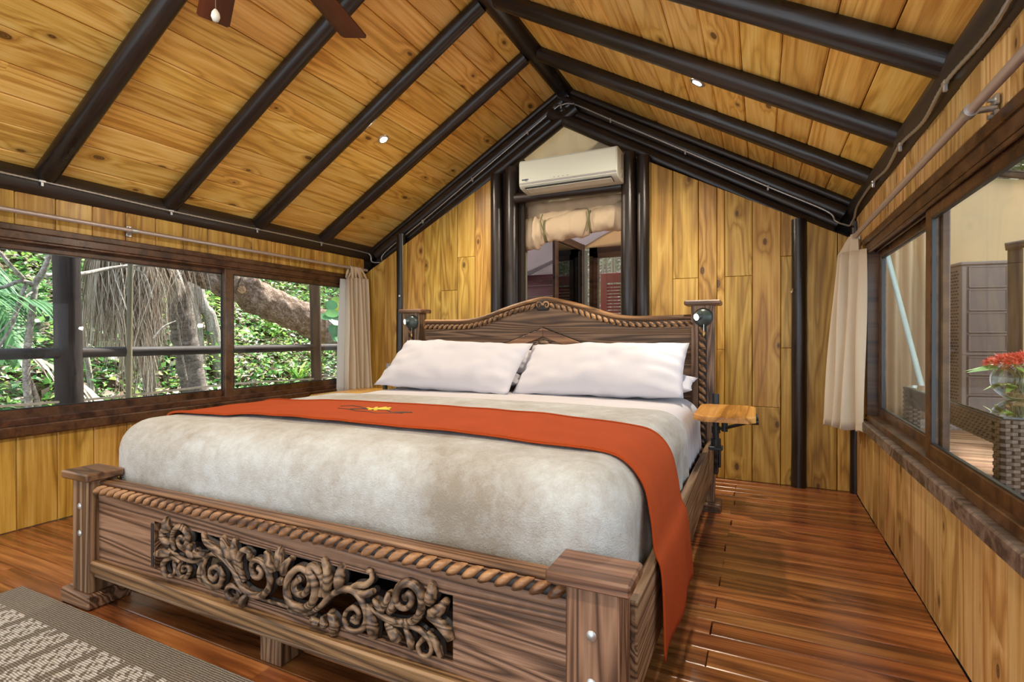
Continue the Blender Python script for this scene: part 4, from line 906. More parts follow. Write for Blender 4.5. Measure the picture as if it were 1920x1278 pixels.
# ------------------------------------------------------------------ bed reading lamps
def read_lamp(x, label, aim, cx):
    e = empty('reading_lamp', (x, 3.19, 1.12), label, 'reading lamp', 'reading lamps on the bed posts')
    MB().lathe([(.053, 0), (.054, .006), (.050, .022), (.038, .036), (.018, .044), (.0001, .046)], 28, F((x, 3.194, 1.118), (1, 0, 0), (0, -1, 0))).obj('lamp_dome', M_GREEN, e, smooth=40)
    d = Vector(aim).normalized(); m = F(Vector((x - .012, 3.163, 1.124)), d.orthogonal(), d)
    MB().lathe([(.0001, -.026), (.014, -.024), (.021, -.012), (.022, .030), (.019, .032)], 22, m).obj('lamp_head', M_GREEN, e, smooth=40)
    MB().lathe([(.019, .0305), (.018, .033), (.0001, .037)], 18, m).obj('bulb', M_BULBC, e, smooth=60)
    b = MB(); b.tube([(x + cx, 3.165, 1.085), (x + cx, 3.163, 1.035)], .0016, 5); b.obj('pull_cord', M_CHROME, e)
    b = MB(); b.lathe([(.0001, -.016), (.006, -.008), (.006, .004), (.0015, .018)], 10, T(x + cx, 3.163, 1.02)); b.obj('pull_knob', plain('brass_knob', (.55, .36, .12), .3, metal=.7), e, smooth=50)
    b = MB(); b.tube([(x, 3.17, 1.085), (x + cx, 3.165, 1.082)], .006, 8); b.obj('switch_stem', M_GALV, e)
    l = bpy.data.lights.new('reading_spot', 'SPOT'); l.energy = 3.0; l.color = (.95, 1, .9); l.spot_size = math.radians(110); l.spot_blend = .8; l.shadow_soft_size = .02
    lo = bpy.data.objects.new('spot_lamp', l); COL.objects.link(lo); lo.location = Vector((x - .012, 3.163, 1.124)) + d * .05; lo.rotation_euler = d.to_track_quat('-Z', 'Y').to_euler()
read_lamp(-2.352, 'lit grey green reading lamp on the left head post', (-.55, -.83, -.10), .012)
read_lamp(-.303, 'lit grey green reading lamp on the right head post', (-.62, -.75, -.20), .006)

# ------------------------------------------------------------------ swivel shelves clamped to the side rails
def swivel(label, cx, y0, y1, x0, x1, zt, px, py, mirror=1):
    e = empty('bedside_shelf', (px, py, .41), label, 'bedside shelf', 'swivel shelves on the bed rails')
    P = [(x0 + .05, y0), (x1 - .03, y0 + .01), (x1, y0 + .05), (x1 - .004, y1 - .04), (x1 - .03, y1), (x0 + .04, y1), (x0, y1 - .04), (x0 + .004, y0 + .06)]
    cxm, cym = (x0 + x1) / 2, (y0 + y1) / 2
    b = MB(); b.prism([(p[1] - cym, -(p[0] - cxm)) for p in P], -.028, 0, .006); b.obj('shelf_board', M_SHELF, e, F((cxm, cym, zt), (0, 1, 0), (0, 0, 1)))
    b = MB(); b.tube([(px, py, .43), (px, py, zt + .05)], .017, 14); b.tube([(px, py, .43), (px, py, .47)], .026, 14); b.tube([(px, py, .50), (px, py, .535)], .023, 14); b.obj('post', M_BLACK, e, smooth=40)
    ax = px + mirror * .17; b = MB(); b.tube([(px, py, .52), (px + mirror * .04, py - .03, .53), (ax, py - .14, zt - .066)], .0085, 8)
    b.tube([(ax - .012 * mirror, py - .14, zt - .064), (ax + .035 * mirror, py - .14, zt - .064)], .016, 12); b.box((ax + .01 * mirror, py - .14, zt - .04), (.04, .04, .025), .003); b.tube([(px + mirror * .045, py - .032, .515), (px + mirror * .045, py - .032, .565)], .016, 10); b.obj('swing_arm', M_BLACK, e, smooth=40)
    b = MB(); b.box((px + mirror * .002, py, .36), (.022, .055, .15), .004); b.obj('clamp_block', M_SCREEN, e)
    b = MB(); b.box((px, py, .421), (.07, .06, .02), .004); b.box((px + mirror * .02, py, .37), (.012, .03, .10), .003); b.obj('clamp', M_BLACK, e)
swivel('honey wood swivel shelf on a black clamp post right of the bed', 0, 2.45, 2.90, -.285, -.02, .655, -.215, 2.935)
swivel('honey wood swivel shelf between the bed and the left curtain', 0, 2.42, 3.02, -2.64, -2.40, .635, -2.43, 2.97, -1)

# hook and socket on the back wall
hk = MB(); hk.tube(smooth_path([(.19, 3.955, 1.325), (.19, 3.935, 1.325), (.188, 3.925, 1.312), (.182, 3.92, 1.298), (.176, 3.922, 1.306)], 5), .004, 8)
tag(hk.obj('wall_hook', M_CHROME, smooth=60), 'small chrome hook on the back wall beside the right log post', 'hook')
hk = MB(); hk.lathe([(.009, 0), (.011, .006), (.006, .012), (.0001, .014)], 10, F((-3.06, 3.955, 1.395), (1, 0, 0), (0, -1, 0)))
tag(hk.obj('wall_hook', M_WHITE, smooth=60), 'small white peg on the log post by the left curtain', 'hook')
sk = empty('wall_socket', (-3.20, 3.975, .72), 'grey wall socket plate low between curtain and pillow', 'socket')
MB().box((-3.20, 3.974, .72), (.075, .012, .075), .003).obj('plate', M_ACG, sk); MB().box((-3.20, 3.967, .72), (.03, .004, .03), .002).obj('socket_insert', M_WHITE, sk)

# ------------------------------------------------------------------ rug
def rugfn(u, v): return (u * 2.35 + .004 * nz(v * 40, 2) * (u < .02) , -v * 1.75 + .004 * nz(u * 60, 5) * (v < .02), .010 + .0012 * nz(u * 90, v * 70))
b = MB(); b.grid(rugfn, 90, 60); rg = b.obj('rug', M_RUG, None, T(-2.668, 1.028, .001), smooth=60); 
sk_ = MB(); e1 = [rugfn(i / 90, 0) for i in range(91)]; e2 = [rugfn(0, i / 60) for i in range(61)]
for e in (e1, e2):
    n = len(e); sk_.add([p for p in e] + [(p[0], p[1], 0) for p in e], [(i, i + 1, n + i + 1, n + i) for i in range(n - 1)])
fr = MB()
for k in range(760):
    x = k / 760 * 2.35; L = random.uniform(.003, .010); fr.add([(x, 0, .008), (x + .002, 0, .008), (x + .001 + random.uniform(-.003, .003), L, .003)], [(0, 1, 2)])
for k in range(560):
    y = -k / 560 * 1.75; L = random.uniform(.003, .009); fr.add([(0, y, .008), (0, y - .002, .008), (-L, y - .001 + random.uniform(-.003, .003), .003)], [(0, 1, 2)])
sk_.v += []; sk_.obj('rug_edge', M_RUG, rg, T(-2.668, 1.028, .001)); q = fr.obj('fringe', M_RUG, rg, T(-2.668, 1.028, .001)); q['kind'] = 'stuff'
tag(rg, 'taupe rug with white check pattern on the floor at the bed foot', 'rug')
# ------------------------------------------------------------------ outside, left: veranda and forest hillside
def tinted(name, vs, fs, tint, mat, parent=None, m=I4, smooth=False):
    me = bpy.data.meshes.new(name); vs = np.asarray(vs, np.float32); fs = np.asarray(fs, np.int32); k = fs.shape[1]
    me.vertices.add(len(vs)); me.vertices.foreach_set('co', vs.ravel()); me.loops.add(fs.size); me.loops.foreach_set('vertex_index', fs.ravel())
    me.polygons.add(len(fs)); me.polygons.foreach_set('loop_start', np.arange(0, fs.size, k, dtype=np.int32)); me.polygons.foreach_set('loop_total', np.full(len(fs), k, np.int32))
    a = me.attributes.new('tint', 'FLOAT', 'POINT'); a.data.foreach_set('value', np.asarray(tint, np.float32)); me.materials.append(mat)
    if smooth: me.polygons.foreach_set('use_smooth', np.ones(len(fs), bool))
    me.update(calc_edges=True); return link(name, me, parent, m)
def leaves(cent, dirs, nrm, L, W, tint, droop=.25):
    """n leaves of 4 quads: stem, two flanks with a fold and a drooping tip"""
    n = len(cent); d = dirs / np.linalg.norm(dirs, axis=1, keepdims=True); s = np.cross(d, nrm); s /= (np.linalg.norm(s, axis=1, keepdims=True) + 1e-9); u = np.cross(s, d)
    L = L[:, None]; W = W[:, None]
    P = np.stack([cent, cent + d * L * .45 + s * W * .5 + u * L * .06, cent + d * L * .5 - u * L * .0, cent + d * L * .45 - s * W * .5 + u * L * .06, cent + d * L - u * L * droop], 1)
    vs = P.reshape(-1, 3); b = np.arange(n)[:, None] * 5
    fs = np.concatenate([b + np.array([[0, 1, 4, 2]]), b + np.array([[0, 2, 4, 3]])], 0); return vs, fs, np.repeat(tint, 5)
def unit(n): v = RNG.normal(size=(n, 3)); return v / np.linalg.norm(v, axis=1, keepdims=True)
def ground(x, y):
    t = np.maximum(0, -x - 5.4); return -1.15 + .82 * t + .10 * np.sin(y * .9 + x) + .07 * np.sin(x * 2.3 + y * 1.7) - .35 * np.exp(-((x + 6.2) / 1.0) ** 2)
g = MB(); g.grid(lambda u, v: (-3.6 - 15.5 * u, -3 + 22 * v, float(ground(np.float64(-3.6 - 15.5 * u), -3 + 22 * v)) + .10 * nz(u * 40, v * 50) + .05 * nz(u * 120, v * 130)), 110, 130)
hill = g.obj('hillside', M_SOIL, smooth=80, recalc=False); tag(hill, 'leaf strewn forest slope rising outside the left window', 'hillside', kind='structure')
def wedge(n, x0, x1, p=1.0):
    x = -(x0 + (x1 - x0) * RNG.random(n) ** p); r = .18 + 1.05 * RNG.random(n); return x, -x * r
# undergrowth: three storeys of leaves
n = 62000; x, y = wedge(n, 5.6, 15.0, .8); z = ground(x, y) + RNG.random(n) ** 1.8 * .75
d = unit(n); d[:, 2] = np.abs(d[:, 2]) * .5 + .1; up = unit(n) * .7 + np.array([.35, 0, 1.0]); sc_ = .045 + .085 * RNG.random(n)
cl = np.clip(.5 + .5 * np.sin(x * 1.9 + 1) * np.cos(y * 1.6) , 0, 1); tint = np.clip(RNG.random(n) * .75 + cl * .35 - .05, 0, 1)
a = leaves(np.stack([x, y, z], 1), d, up, sc_, sc_ * (.35 + .3 * RNG.random(n)), tint)
tag(tinted('undergrowth', *a, M_LEAF), 'bright green undergrowth covering the slope outside the left window', 'undergrowth', kind='stuff')
n = 26000; x, y = wedge(n, 5.4, 16.0); z = ground(x, y) + .03 + .16 * RNG.random(n) ** 2; d = unit(n); d[:, 2] *= .3; up = unit(n) * .5 + np.array([.5, 0, 1.0]); sc_ = .07 + .12 * RNG.random(n)
tag(tinted('leaf_litter', *leaves(np.stack([x, y, z], 1), d, up, sc_, sc_ * .6, RNG.random(n)), M_LITTER), 'pale dry leaf litter between the green undergrowth', 'leaf litter', kind='stuff')
n = 15000; x, y = wedge(n, 9.0, 17.0); z = ground(x, y) + .6 + RNG.random(n) * 2.6; cx_ = np.sin(x * 1.3 + .7 * y) + np.cos(y * 1.1 - x * .6); k = cx_ > -.2
x, y, z = x[k], y[k], z[k]; n = len(x); d = unit(n); up = unit(n) + np.array([.4, 0, .9]); sc_ = .10 + .14 * RNG.random(n)
tag(tinted('shrub_foliage', *leaves(np.stack([x, y, z], 1), d, up, sc_, sc_ * .5, np.clip(RNG.random(n) * .9 + .05, 0, 1)), M_LEAF), 'hazy green shrub foliage higher up the forest slope', 'foliage', kind='stuff')
# strap-leaved plants close to the veranda
def strap(name, label, c, k, L, W, mat, tilt=(.3, 1.2), tr=(0, 1), group=None):
    cs, fs, ts = [], [], []; n0 = 0
    for i in range(k):
        az = RNG.random() * 2 * PI; el = tilt[0] + (tilt[1] - tilt[0]) * RNG.random(); l = L * (.7 + .5 * RNG.random()); w_ = W * (.8 + .4 * RNG.random()); t0 = tr[0] + (tr[1] - tr[0]) * RNG.random()
        h = np.array([math.cos(az), math.sin(az), 0]); sd_ = np.array([-h[1], h[0], 0])
        for j in range(7):
            t = j / 6; e = el - t * t * .9; p = np.array(c) + h * (l * t * math.cos(el - .45 * t)) + np.array([0, 0, l * t * math.sin(el - .55 * t * t)])
            ww = w_ * (.35 + 1.3 * t - 1.63 * t * t) if t < 1 else .004
            for q in (-1, 0, 1): cs.append(p + sd_ * q * ww + np.array([0, 0, abs(q) * ww * .35])); ts.append(np.clip(t0 + .12 * (q == 0), 0, 1))
        for j in range(6):
            for q in range(2): a_ = n0 + j * 3 + q; fs.append((a_, a_ + 1, a_ + 4, a_ + 3))
        n0 += 21
    return tag(tinted(name, cs, fs, ts, mat, smooth=True), label, 'plant', group)
strap('agave_plant', 'grey green strap leaved plant low outside the left window beside the thick post', (-5.15, 1.62, .18), 18, .55, .045, M_FRONDG, (.35, 1.3), (.45, .95))
strap('agave_plant', 'strap leaved plant low between the thick veranda post and the dead palm skirt', (-5.35, 2.25, .08), 14, .5, .04, M_FRONDG, (.35, 1.25), (.35, .9))
ps = [(-6.3, 3.05, .02), (-6.6, 4.85, .05), (-6.9, 5.5, .15), (-6.5, 5.9, -.05), (-7.2, 6.5, .3), (-7.6, 7.6, .5), (-6.3, 6.7, -.05), (-8.2, 6.9, .9), (-8.0, 8.6, .8), (-7.0, 3.9, .2), (-8.4, 5.4, 1.1), (-6.9, 7.3, .1)]
for i, c in enumerate(ps):
    strap('broadleaf_plant', None, (c[0], c[1], float(ground(np.float64(c[0]), c[1])) + .05), 16, .55, .05, M_LEAF, (.4, 1.35), (.45, .9), 'arching broadleaf plants on the slope')
bl_lab = ['under the dead palm skirt, left of the slender pole', 'just left of the window mullion under the handrail', 'directly right of the window mullion near the sill', 'low in front between mullion and thinner post', 'behind another plant left of the thinner post', 'up the slope right of the thinner post',
          'hidden low behind the left curtain edge', 'above the handrail under the leaning tree', 'furthest right on the slope by the curtain', 'between slender pole and palm trunk, near the ground', 'high on the slope right of the palm trunk', 'close beside the thinner post and the curtain']
for o, t in zip([o for o in COL.objects if o.name.startswith('broadleaf_plant')], bl_lab): tag(o, 'arching green broadleaf plant ' + t, 'plant')
# veranda posts, rail, ropes, pole
log('veranda_post', (-4.38, 1.975, -1.2), (-4.28, 1.88, 2.6), .082, .076, M_POST, label='thick weathered veranda post outside the left end of the left window', cat='post', kind=None, seg=18)
log('veranda_post', (-4.34, 4.19, -1.2), (-4.30, 4.095, 2.6), .058, .054, M_POST, label='thinner weathered veranda post seen beside the left curtain', cat='post', kind=None, seg=18)
log('veranda_rail', (-4.31, -1.2, .905), (-4.31, 6.6, .900), .038, .036, M_POST, label='dark round veranda handrail crossing behind the left window', cat='rail', kind=None, seg=22)
for z, lab in ((.588, 'upper sagging safety rope under the veranda handrail'), (.50, 'lower sagging safety rope under the veranda handrail')):
    P = [(-4.31, q, z - .02 * math.sin((q + 1.2) * 1.45) ** 2) for q in np.linspace(-1.2, 6.6, 40)]
    tag(MB().tube(P, .009, 6).obj('safety_rope', M_ROPE, smooth=60), lab, 'rope', 'veranda ropes')
log('bush_pole', (-4.25, 2.22, -1.0), (-4.30, 2.33, 2.3), .021, .018, M_POLE, label='slender grey green pole leaning outside the left window', cat='pole', kind=None, seg=16)
# trees
def trunk(name, label, pts, r0, r1, mat, cat='tree', n=12, k=8, bumpy=.08, seed=0):
    P = smooth_path(pts, k); m = len(P); rr = [(r0 + (r1 - r0) * i / (m - 1)) * (1 + bumpy * nz(i * .45 + seed, 2.2)) for i in range(m)]
    P = [p + Vector((nz(i * .4, seed), nz(i * .4, seed + 5), nz(i * .4, seed + 9))) * r0 * .18 for i, p in enumerate(P)]
    b = MB(); d = (P[-1] - P[0]); mm = F(P[0], d, Vector((0, 0, 1)).cross(d) if d.cross(Vector((0, 0, 1))).length > .1 * d.length else (1, 0, 0)); mm = F(P[0], d, (mm.col[2].to_3d() - d.normalized() * mm.col[2].to_3d().dot(d.normalized())))
    b.tube(P, rr, n); iv = mm.inverted(); b.v = [tuple(iv @ Vector(p)) for p in b.v]
    o = b.obj(name, mat, None, mm, smooth=70); return tag(o, label, cat)
def rough(o, n_, amp):
    me = o.data; co = np.empty(len(me.vertices) * 3, np.float32); me.vertices.foreach_get('co', co); co = co.reshape(-1, 3)
    for i in range(len(co)): co[i] += np.array(mnoise.noise_vector(Vector(co[i] * n_))) * amp
    me.vertices.foreach_set('co', co.ravel()); me.update()
big = trunk('leaning_tree', 'massive rough barked tree trunk leaning across the left window', [(-6.0, 2.6, 2.35), (-6.0, 3.4, 2.0), (-6.0, 3.95, 1.84), (-6.0, 4.45, 1.68), (-6.0, 4.85, 1.50), (-6.0, 5.3, 1.36), (-6.0, 5.75, 1.24), (-6.05, 6.3, 1.02), (-6.15, 7.0, .55), (-6.3, 7.8, -.2), (-6.4, 8.4, -1.2)], .185, .26, M_BARK, n=40, k=14, seed=3)
rough(big, 5.0, .035); rough(big, 17.0, .016)
cut = MB(); cut.lathe([(.055, 0), (.05, .02), (.0001, .024)], 12, F((-5.80, 4.37, 1.60), (0, 1, 0), (1, -.35, .1))); cut.obj('sawn_branch_stub', M_BEDL, big, smooth=40)
o = trunk('palm_trunk', 'grey ringed palm trunk leaning in the middle of the left window', [(-6.5, 3.9, 2.6), (-6.5, 4.0, 1.9), (-6.5, 4.06, 1.3), (-6.5, 4.14, .83), (-6.5, 4.25, .2), (-6.5, 4.42, -.9)], .135, .15, M_PALMB, n=20, k=10, seed=8)
trunk('slim_tree', 'pale slim tree trunk just right of the palm trunk', [(-7.5, 4.72, 2.3), (-7.5, 4.80, 1.73), (-7.5, 4.92, 1.11), (-7.5, 4.98, .48), (-7.5, 5.1, -.2)], .07, .08, M_PALE, seed=1)
trunk('slim_tree', 'pale slim tree trunk leaning beside the window mullion', [(-7.5, 4.85, 2.2), (-7.5, 4.965, 1.59), (-7.5, 5.13, 1.28), (-7.5, 5.21, .79), (-7.5, 5.33, .25), (-7.5, 5.5, -.3)], .075, .11, M_PALE, seed=4)
trunk('slim_tree', 'pale trunk standing high on the slope above the leaning tree', [(-11, 9.3, 6.5), (-11, 9.35, 3.8), (-11, 9.5, 2.5)], .09, .12, M_PALE, seed=6)
trunk('slim_tree', 'pale slanting sapling left of the dead palm skirt', [(-7.0, 2.95, 2.4), (-7.0, 3.12, 1.9), (-7.0, 3.2, 1.5), (-7.0, 3.3, .7), (-7.0, 3.4, -.1)], .022, .032, M_PALE, seed=11)
def twig_tree(label, strokes):
    b = MB()
    for pts, r0, r1 in strokes:
        P = smooth_path(pts, 6); m = len(P); b.tube(P, [r0 + (r1 - r0) * i / (m - 1) for i in range(m)], 7)
    return tag(b.obj('bare_branch', M_PALE, smooth=60), label, 'branch')
twig_tree('forked bare branch with twigs at the far left of the window', [
    ([(-4.9, 2.02, -.9), (-4.9, 1.95, .3), (-4.9, 1.92, .75), (-4.9, 1.95, 1.15), (-4.9, 1.98, 1.42)], .028, .020), ([(-4.9, 1.98, 1.42), (-4.85, 2.02, 1.55), (-4.82, 2.06, 1.75), (-4.8, 2.1, 2.0)], .022, .014),
    ([(-4.9, 1.97, 1.40), (-4.88, 1.88, 1.42), (-4.86, 1.76, 1.36), (-4.85, 1.6, 1.35)], .018, .010), ([(-4.9, 1.92, 1.40), (-4.86, 1.86, 1.25), (-4.84, 1.82, 1.1), (-4.85, 1.74, .9), (-4.85, 1.7, .6)], .014, .007),
    ([(-4.88, 1.90, 1.44), (-4.85, 1.82, 1.52), (-4.85, 1.72, 1.66), (-4.85, 1.6, 1.8)], .016, .009), ([(-4.9, 1.97, 1.36), (-4.86, 1.9, 1.30), (-4.84, 1.84, 1.18), (-4.83, 1.75, 1.05), (-4.8, 1.68, 1.02)], .009, .004),
    ([(-4.9, 1.92, .75), (-4.93, 2.0, .5), (-4.95, 2.04, .1), (-5, 2.08, -.8)], .018, .02)])
twig_tree('thin bare branch running from the thick post to the slender pole', [([(-5.3, 2.2, 1.52), (-5.4, 2.5, 1.57), (-5.5, 2.75, 1.65), (-5.5, 2.98, 1.71), (-5.5, 3.2, 1.74)], .020, .014), ([(-5.5, 2.95, 1.7), (-5.5, 3.08, 1.62), (-5.5, 3.15, 1.4)], .012, .006), ([(-5.4, 3.1, 1.0), (-5.4, 3.2, 1.12), (-5.4, 3.32, 1.18)], .010, .005)])
twig_tree('thin bare vine hanging between the dead palm skirt and palm trunk', [([(-6.2, 3.75, 2.2), (-6.2, 3.8, 1.5), (-6.25, 3.9, .9), (-6.3, 4.0, .5)], .016, .010), ([(-6.2, 3.55, 2.0), (-6.2, 3.62, 1.4), (-6.2, 3.7, .8)], .012, .008)])
def frond(cs, fs, ts, base, az, el, L, droop, nl, ll, lw, tr, hang=.5, rr=.012, early=0.0):
    """one palm frond appended to the arrays: rachis and paired leaflets"""
    h = np.array([math.cos(az), math.sin(az), 0]); base = np.array(base, float); P = []; p = base.copy(); e = el
    for j in range(25):
        P.append(p.copy()); p = p + (h * math.cos(e) + np.array([0, 0, math.sin(e)])) * L / 24; e -= droop / 24 * (1 + early * (1 - 2 * j / 24))
    sd_ = np.array([-h[1], h[0], 0])
    for j in range(24):
        a_, c_ = P[j], P[j + 1]; r = rr * (1 - j / 27); n0 = len(cs); cs += [a_ - sd_ * r, a_ + sd_ * r, c_ + sd_ * r, c_ - sd_ * r, a_ + np.array([0, 0, r]), c_ + np.array([0, 0, r])]
        fs += [(n0, n0 + 4, n0 + 5, n0 + 3), (n0 + 4, n0 + 1, n0 + 2, n0 + 5)]; ts += [.9] * 6
    for j in range(nl):
        t = .12 + .87 * j / nl; k = t * 24; i = min(23, int(k)); q = P[i] + (P[i + 1] - P[i]) * (k - i); tg = (P[i + 1] - P[i]); tg = tg / np.linalg.norm(tg)
        for s in (-1, 1):
            l = ll * math.sin(PI * (.12 + .86 * t)) ** .7 * (.85 + .3 * RNG.random()); d0 = sd_ * s * .8 + tg * .55 + np.array([0, 0, .25 - hang * .6 * RNG.random()]); d0 /= np.linalg.norm(d0)
            n0 = len(cs); t0 = tr[0] + (tr[1] - tr[0]) * RNG.random(); wv = np.cross(d0, np.array([0, 0, 1.0])); wv /= np.linalg.norm(wv) + 1e-9
            for m_ in range(4):
                u = m_ / 3; pt = q + d0 * l * u + np.array([0, 0, -hang * l * u * u]); ww = lw * (1 - .9 * u * u)
                cs += [pt - wv * ww, pt + wv * ww]; ts += [t0, np.clip(t0 + .12, 0, 1)]
            for m_ in range(3): fs.append((n0 + m_ * 2, n0 + m_ * 2 + 1, n0 + m_ * 2 + 3, n0 + m_ * 2 + 2))
def palm(name, label, fr, mat, trunk_pts=None, r=.1):
    e = empty(name, fr[0][0], label, 'palm')
    if trunk_pts:
        P = smooth_path(trunk_pts, 8); b = MB(); b.tube(P, r, 14); b.obj('trunk', M_PALMB, e, smooth=60)
    for f in fr:
        cs, fs, ts = [], [], []; frond(cs, fs, ts, *f); tinted('frond', cs, fs, ts, mat, e, smooth=False)
# green fronds at the far left
palm('young_palm', 'green feather palm filling the far left of the left window', [((-5.6, 1.0, .5), 1.75, 1.15, 1.7, 1.2, 46, .42, .015, (.2, 1), .5), ((-5.5, 1.05, .4), 2.1, .75, 1.6, 1.4, 42, .42, .015, (.2, .9), .55), ((-5.6, 1.0, .6), 1.3, 1.35, 1.6, .9, 44, .36, .014, (.3, 1), .5),
      ((-5.7, 1.1, .8), 2.4, .8, 1.6, 1.5, 44, .42, .015, (.1, .8), .55), ((-5.3, 1.25, .2), 1.5, .55, .9, .9, 38, .38, .014, (.1, .7), .5), ((-5.9, 1.3, 1.5), 1.8, .6, 1.2, 1.4, 44, .45, .014, (.4, 1), .5), ((-5.2, 1.72, 1.75), 1.6, -1.1, 1.0, .4, 36, .34, .011, (.3, 1), .3), ((-5.3, .9, .9), 1.25, .95, 1.5, 1.5, 44, .42, .015, (.3, 1), .45), ((-5.5, .8, .5), 1.5, .8, 1.5, 1.1, 44, .45, .015, (.1, .9), .5), ((-5.8, 1.5, 1.0), 1.9, 1.0, 1.3, 1.6, 44, .45, .014, (.4, 1), .4)], M_FRONDG)
# dead palm with a hanging skirt of dry fronds
fr = []
for az, el in ((1.35, .9), (1.7, .7), (4.4, .8)): fr.append(((-6.0, 3.12, 1.95), az, el, .9, 2.6, 36, .26, .005, (.2, 1), 1.1, .010, .6))
palm('dead_palm', 'dead palm with a hanging skirt of dry brown fronds', fr, M_FRONDD, [(-6.35, 3.62, -1.0), (-6.3, 3.56, .6), (-6.25, 3.42, 1.3), (-6.05, 3.12, 2.3)], .06)
def strands(k, c, spread, out_, L0, L1, wd, sway):
    cs, fs, ts = [], [], []
    for i in range(k):
        az = RNG.random() * 2 * PI; h = np.array([math.cos(az), math.sin(az), 0]); r0 = spread * math.sqrt(RNG.random()); d = out_[0] + (out_[1] - out_[0]) * RNG.random(); L = L0 + (L1 - L0) * RNG.random() ** 1.3
        p0 = np.array(c) + np.array([math.cos(az + 1) * r0, math.sin(az + 1) * r0, .25 * RNG.random()]); ph = RNG.random() * 6; sd_ = np.array([-h[1], h[0], 0]); n0 = len(cs); t0 = RNG.random(); w_ = wd * (.5 + RNG.random()); tw = RNG.random() * 3
        for j in range(9):
            t = j / 8; q = p0 + h * d * (1 - math.exp(-3.2 * t)) + sd_ * sway * math.sin(3 * t + ph) * t + np.array([0, 0, .14 * math.sin(PI * min(1, t * 2.2)) - L * t ** 1.35])
            s_ = sd_ * math.cos(tw + t) + h * math.sin(tw + t); ww = w_ * (1 - .75 * t); cs += [q - s_ * ww, q + s_ * ww]; ts += [t0, t0]
        for j in range(8): fs.append((n0 + j * 2, n0 + j * 2 + 1, n0 + j * 2 + 3, n0 + j * 2 + 2))
    return cs, fs, ts
dp = bpy.data.objects['dead_palm']
tinted('dry_skirt', *strands(1500, (-6.0, 3.16, 1.95), .15, (.05, .30), .7, 1.35, .0065, .15), M_FRONDD, dp)['kind'] = 'stuff'
tinted('dry_plume', *strands(420, (-6.0, 3.30, 1.35), .07, (.03, .14), .6, 1.25, .006, .12), M_FRONDD, dp)['kind'] = 'stuff'
tinted('dry_plume', *strands(160, (-6.05, 3.45, 2.05), .10, (.25, .60), .6, 1.3, .0055, .2), M_FRONDD, dp)['kind'] = 'stuff'
palm('fallen_frond', 'dry brown frond hanging low left of the thick post', [((-5.0, 1.85, .95), 1.2, -.5, .9, .5, 34, .34, .010, (.1, .9), .5)], M_FRONDD)
# round leaved sea grape by the curtain
cs, fs, ts = [], [], []
for (dx, dy, dz, R, t0) in ((0, 0, 0, .075, .55), (-.02, .07, .07, .075, .97), (.02, -.03, .10, .07, .45), (0, .10, -.03, .08, .6), (.03, .04, -.10, .085, .5), (-.04, .13, .16, .07, .75), (.02, .02, -.20, .075, .35), (0, .12, -.19, .085, .55), (-.03, -.06, -.04, .07, .3), (.0, .09, -.30, .08, .45), (.03, .17, .05, .08, .4), (-.05, .18, -.12, .08, .62), (0, .22, .1, .08, .8)):
    R *= 1.12; c = np.array([-4.8 + dx, 4.86 + dy, 1.31 + dz]); nn = np.array([.85, -.35, .45]) + unit(1)[0] * .45; nn /= np.linalg.norm(nn); a_ = np.cross(nn, [0, 0, 1.0]); a_ /= np.linalg.norm(a_); b_ = np.cross(nn, a_); n0 = len(cs); cs.append(c + nn * R * -.12); ts.append(t0 + .1)
    for k in range(12): q = 2 * PI * k / 12; cs.append(c + R * (a_ * math.cos(q) + b_ * math.sin(q) * .82)); ts.append(t0)
    for k in range(12): fs.append((n0, n0 + 1 + k, n0 + 1 + (k + 1) % 12))
sg = tinted('sea_grape', cs, fs, np.clip(ts, 0, 1), M_GRAPE, smooth=True); tag(sg, 'cluster of round glossy green and yellow leaves beside the left curtain', 'plant')
b = MB(); b.tube(smooth_path([(-4.75, 5.3, -.9), (-4.78, 5.2, .5), (-4.82, 5.08, 1.1), (-4.83, 5.0, 1.45)], 6), .012, 7); b.tube([(-4.82, 5.08, 1.1), (-4.8, 4.95, 1.3)], .007, 6); b.obj('stem', M_PALE, sg, smooth=60)

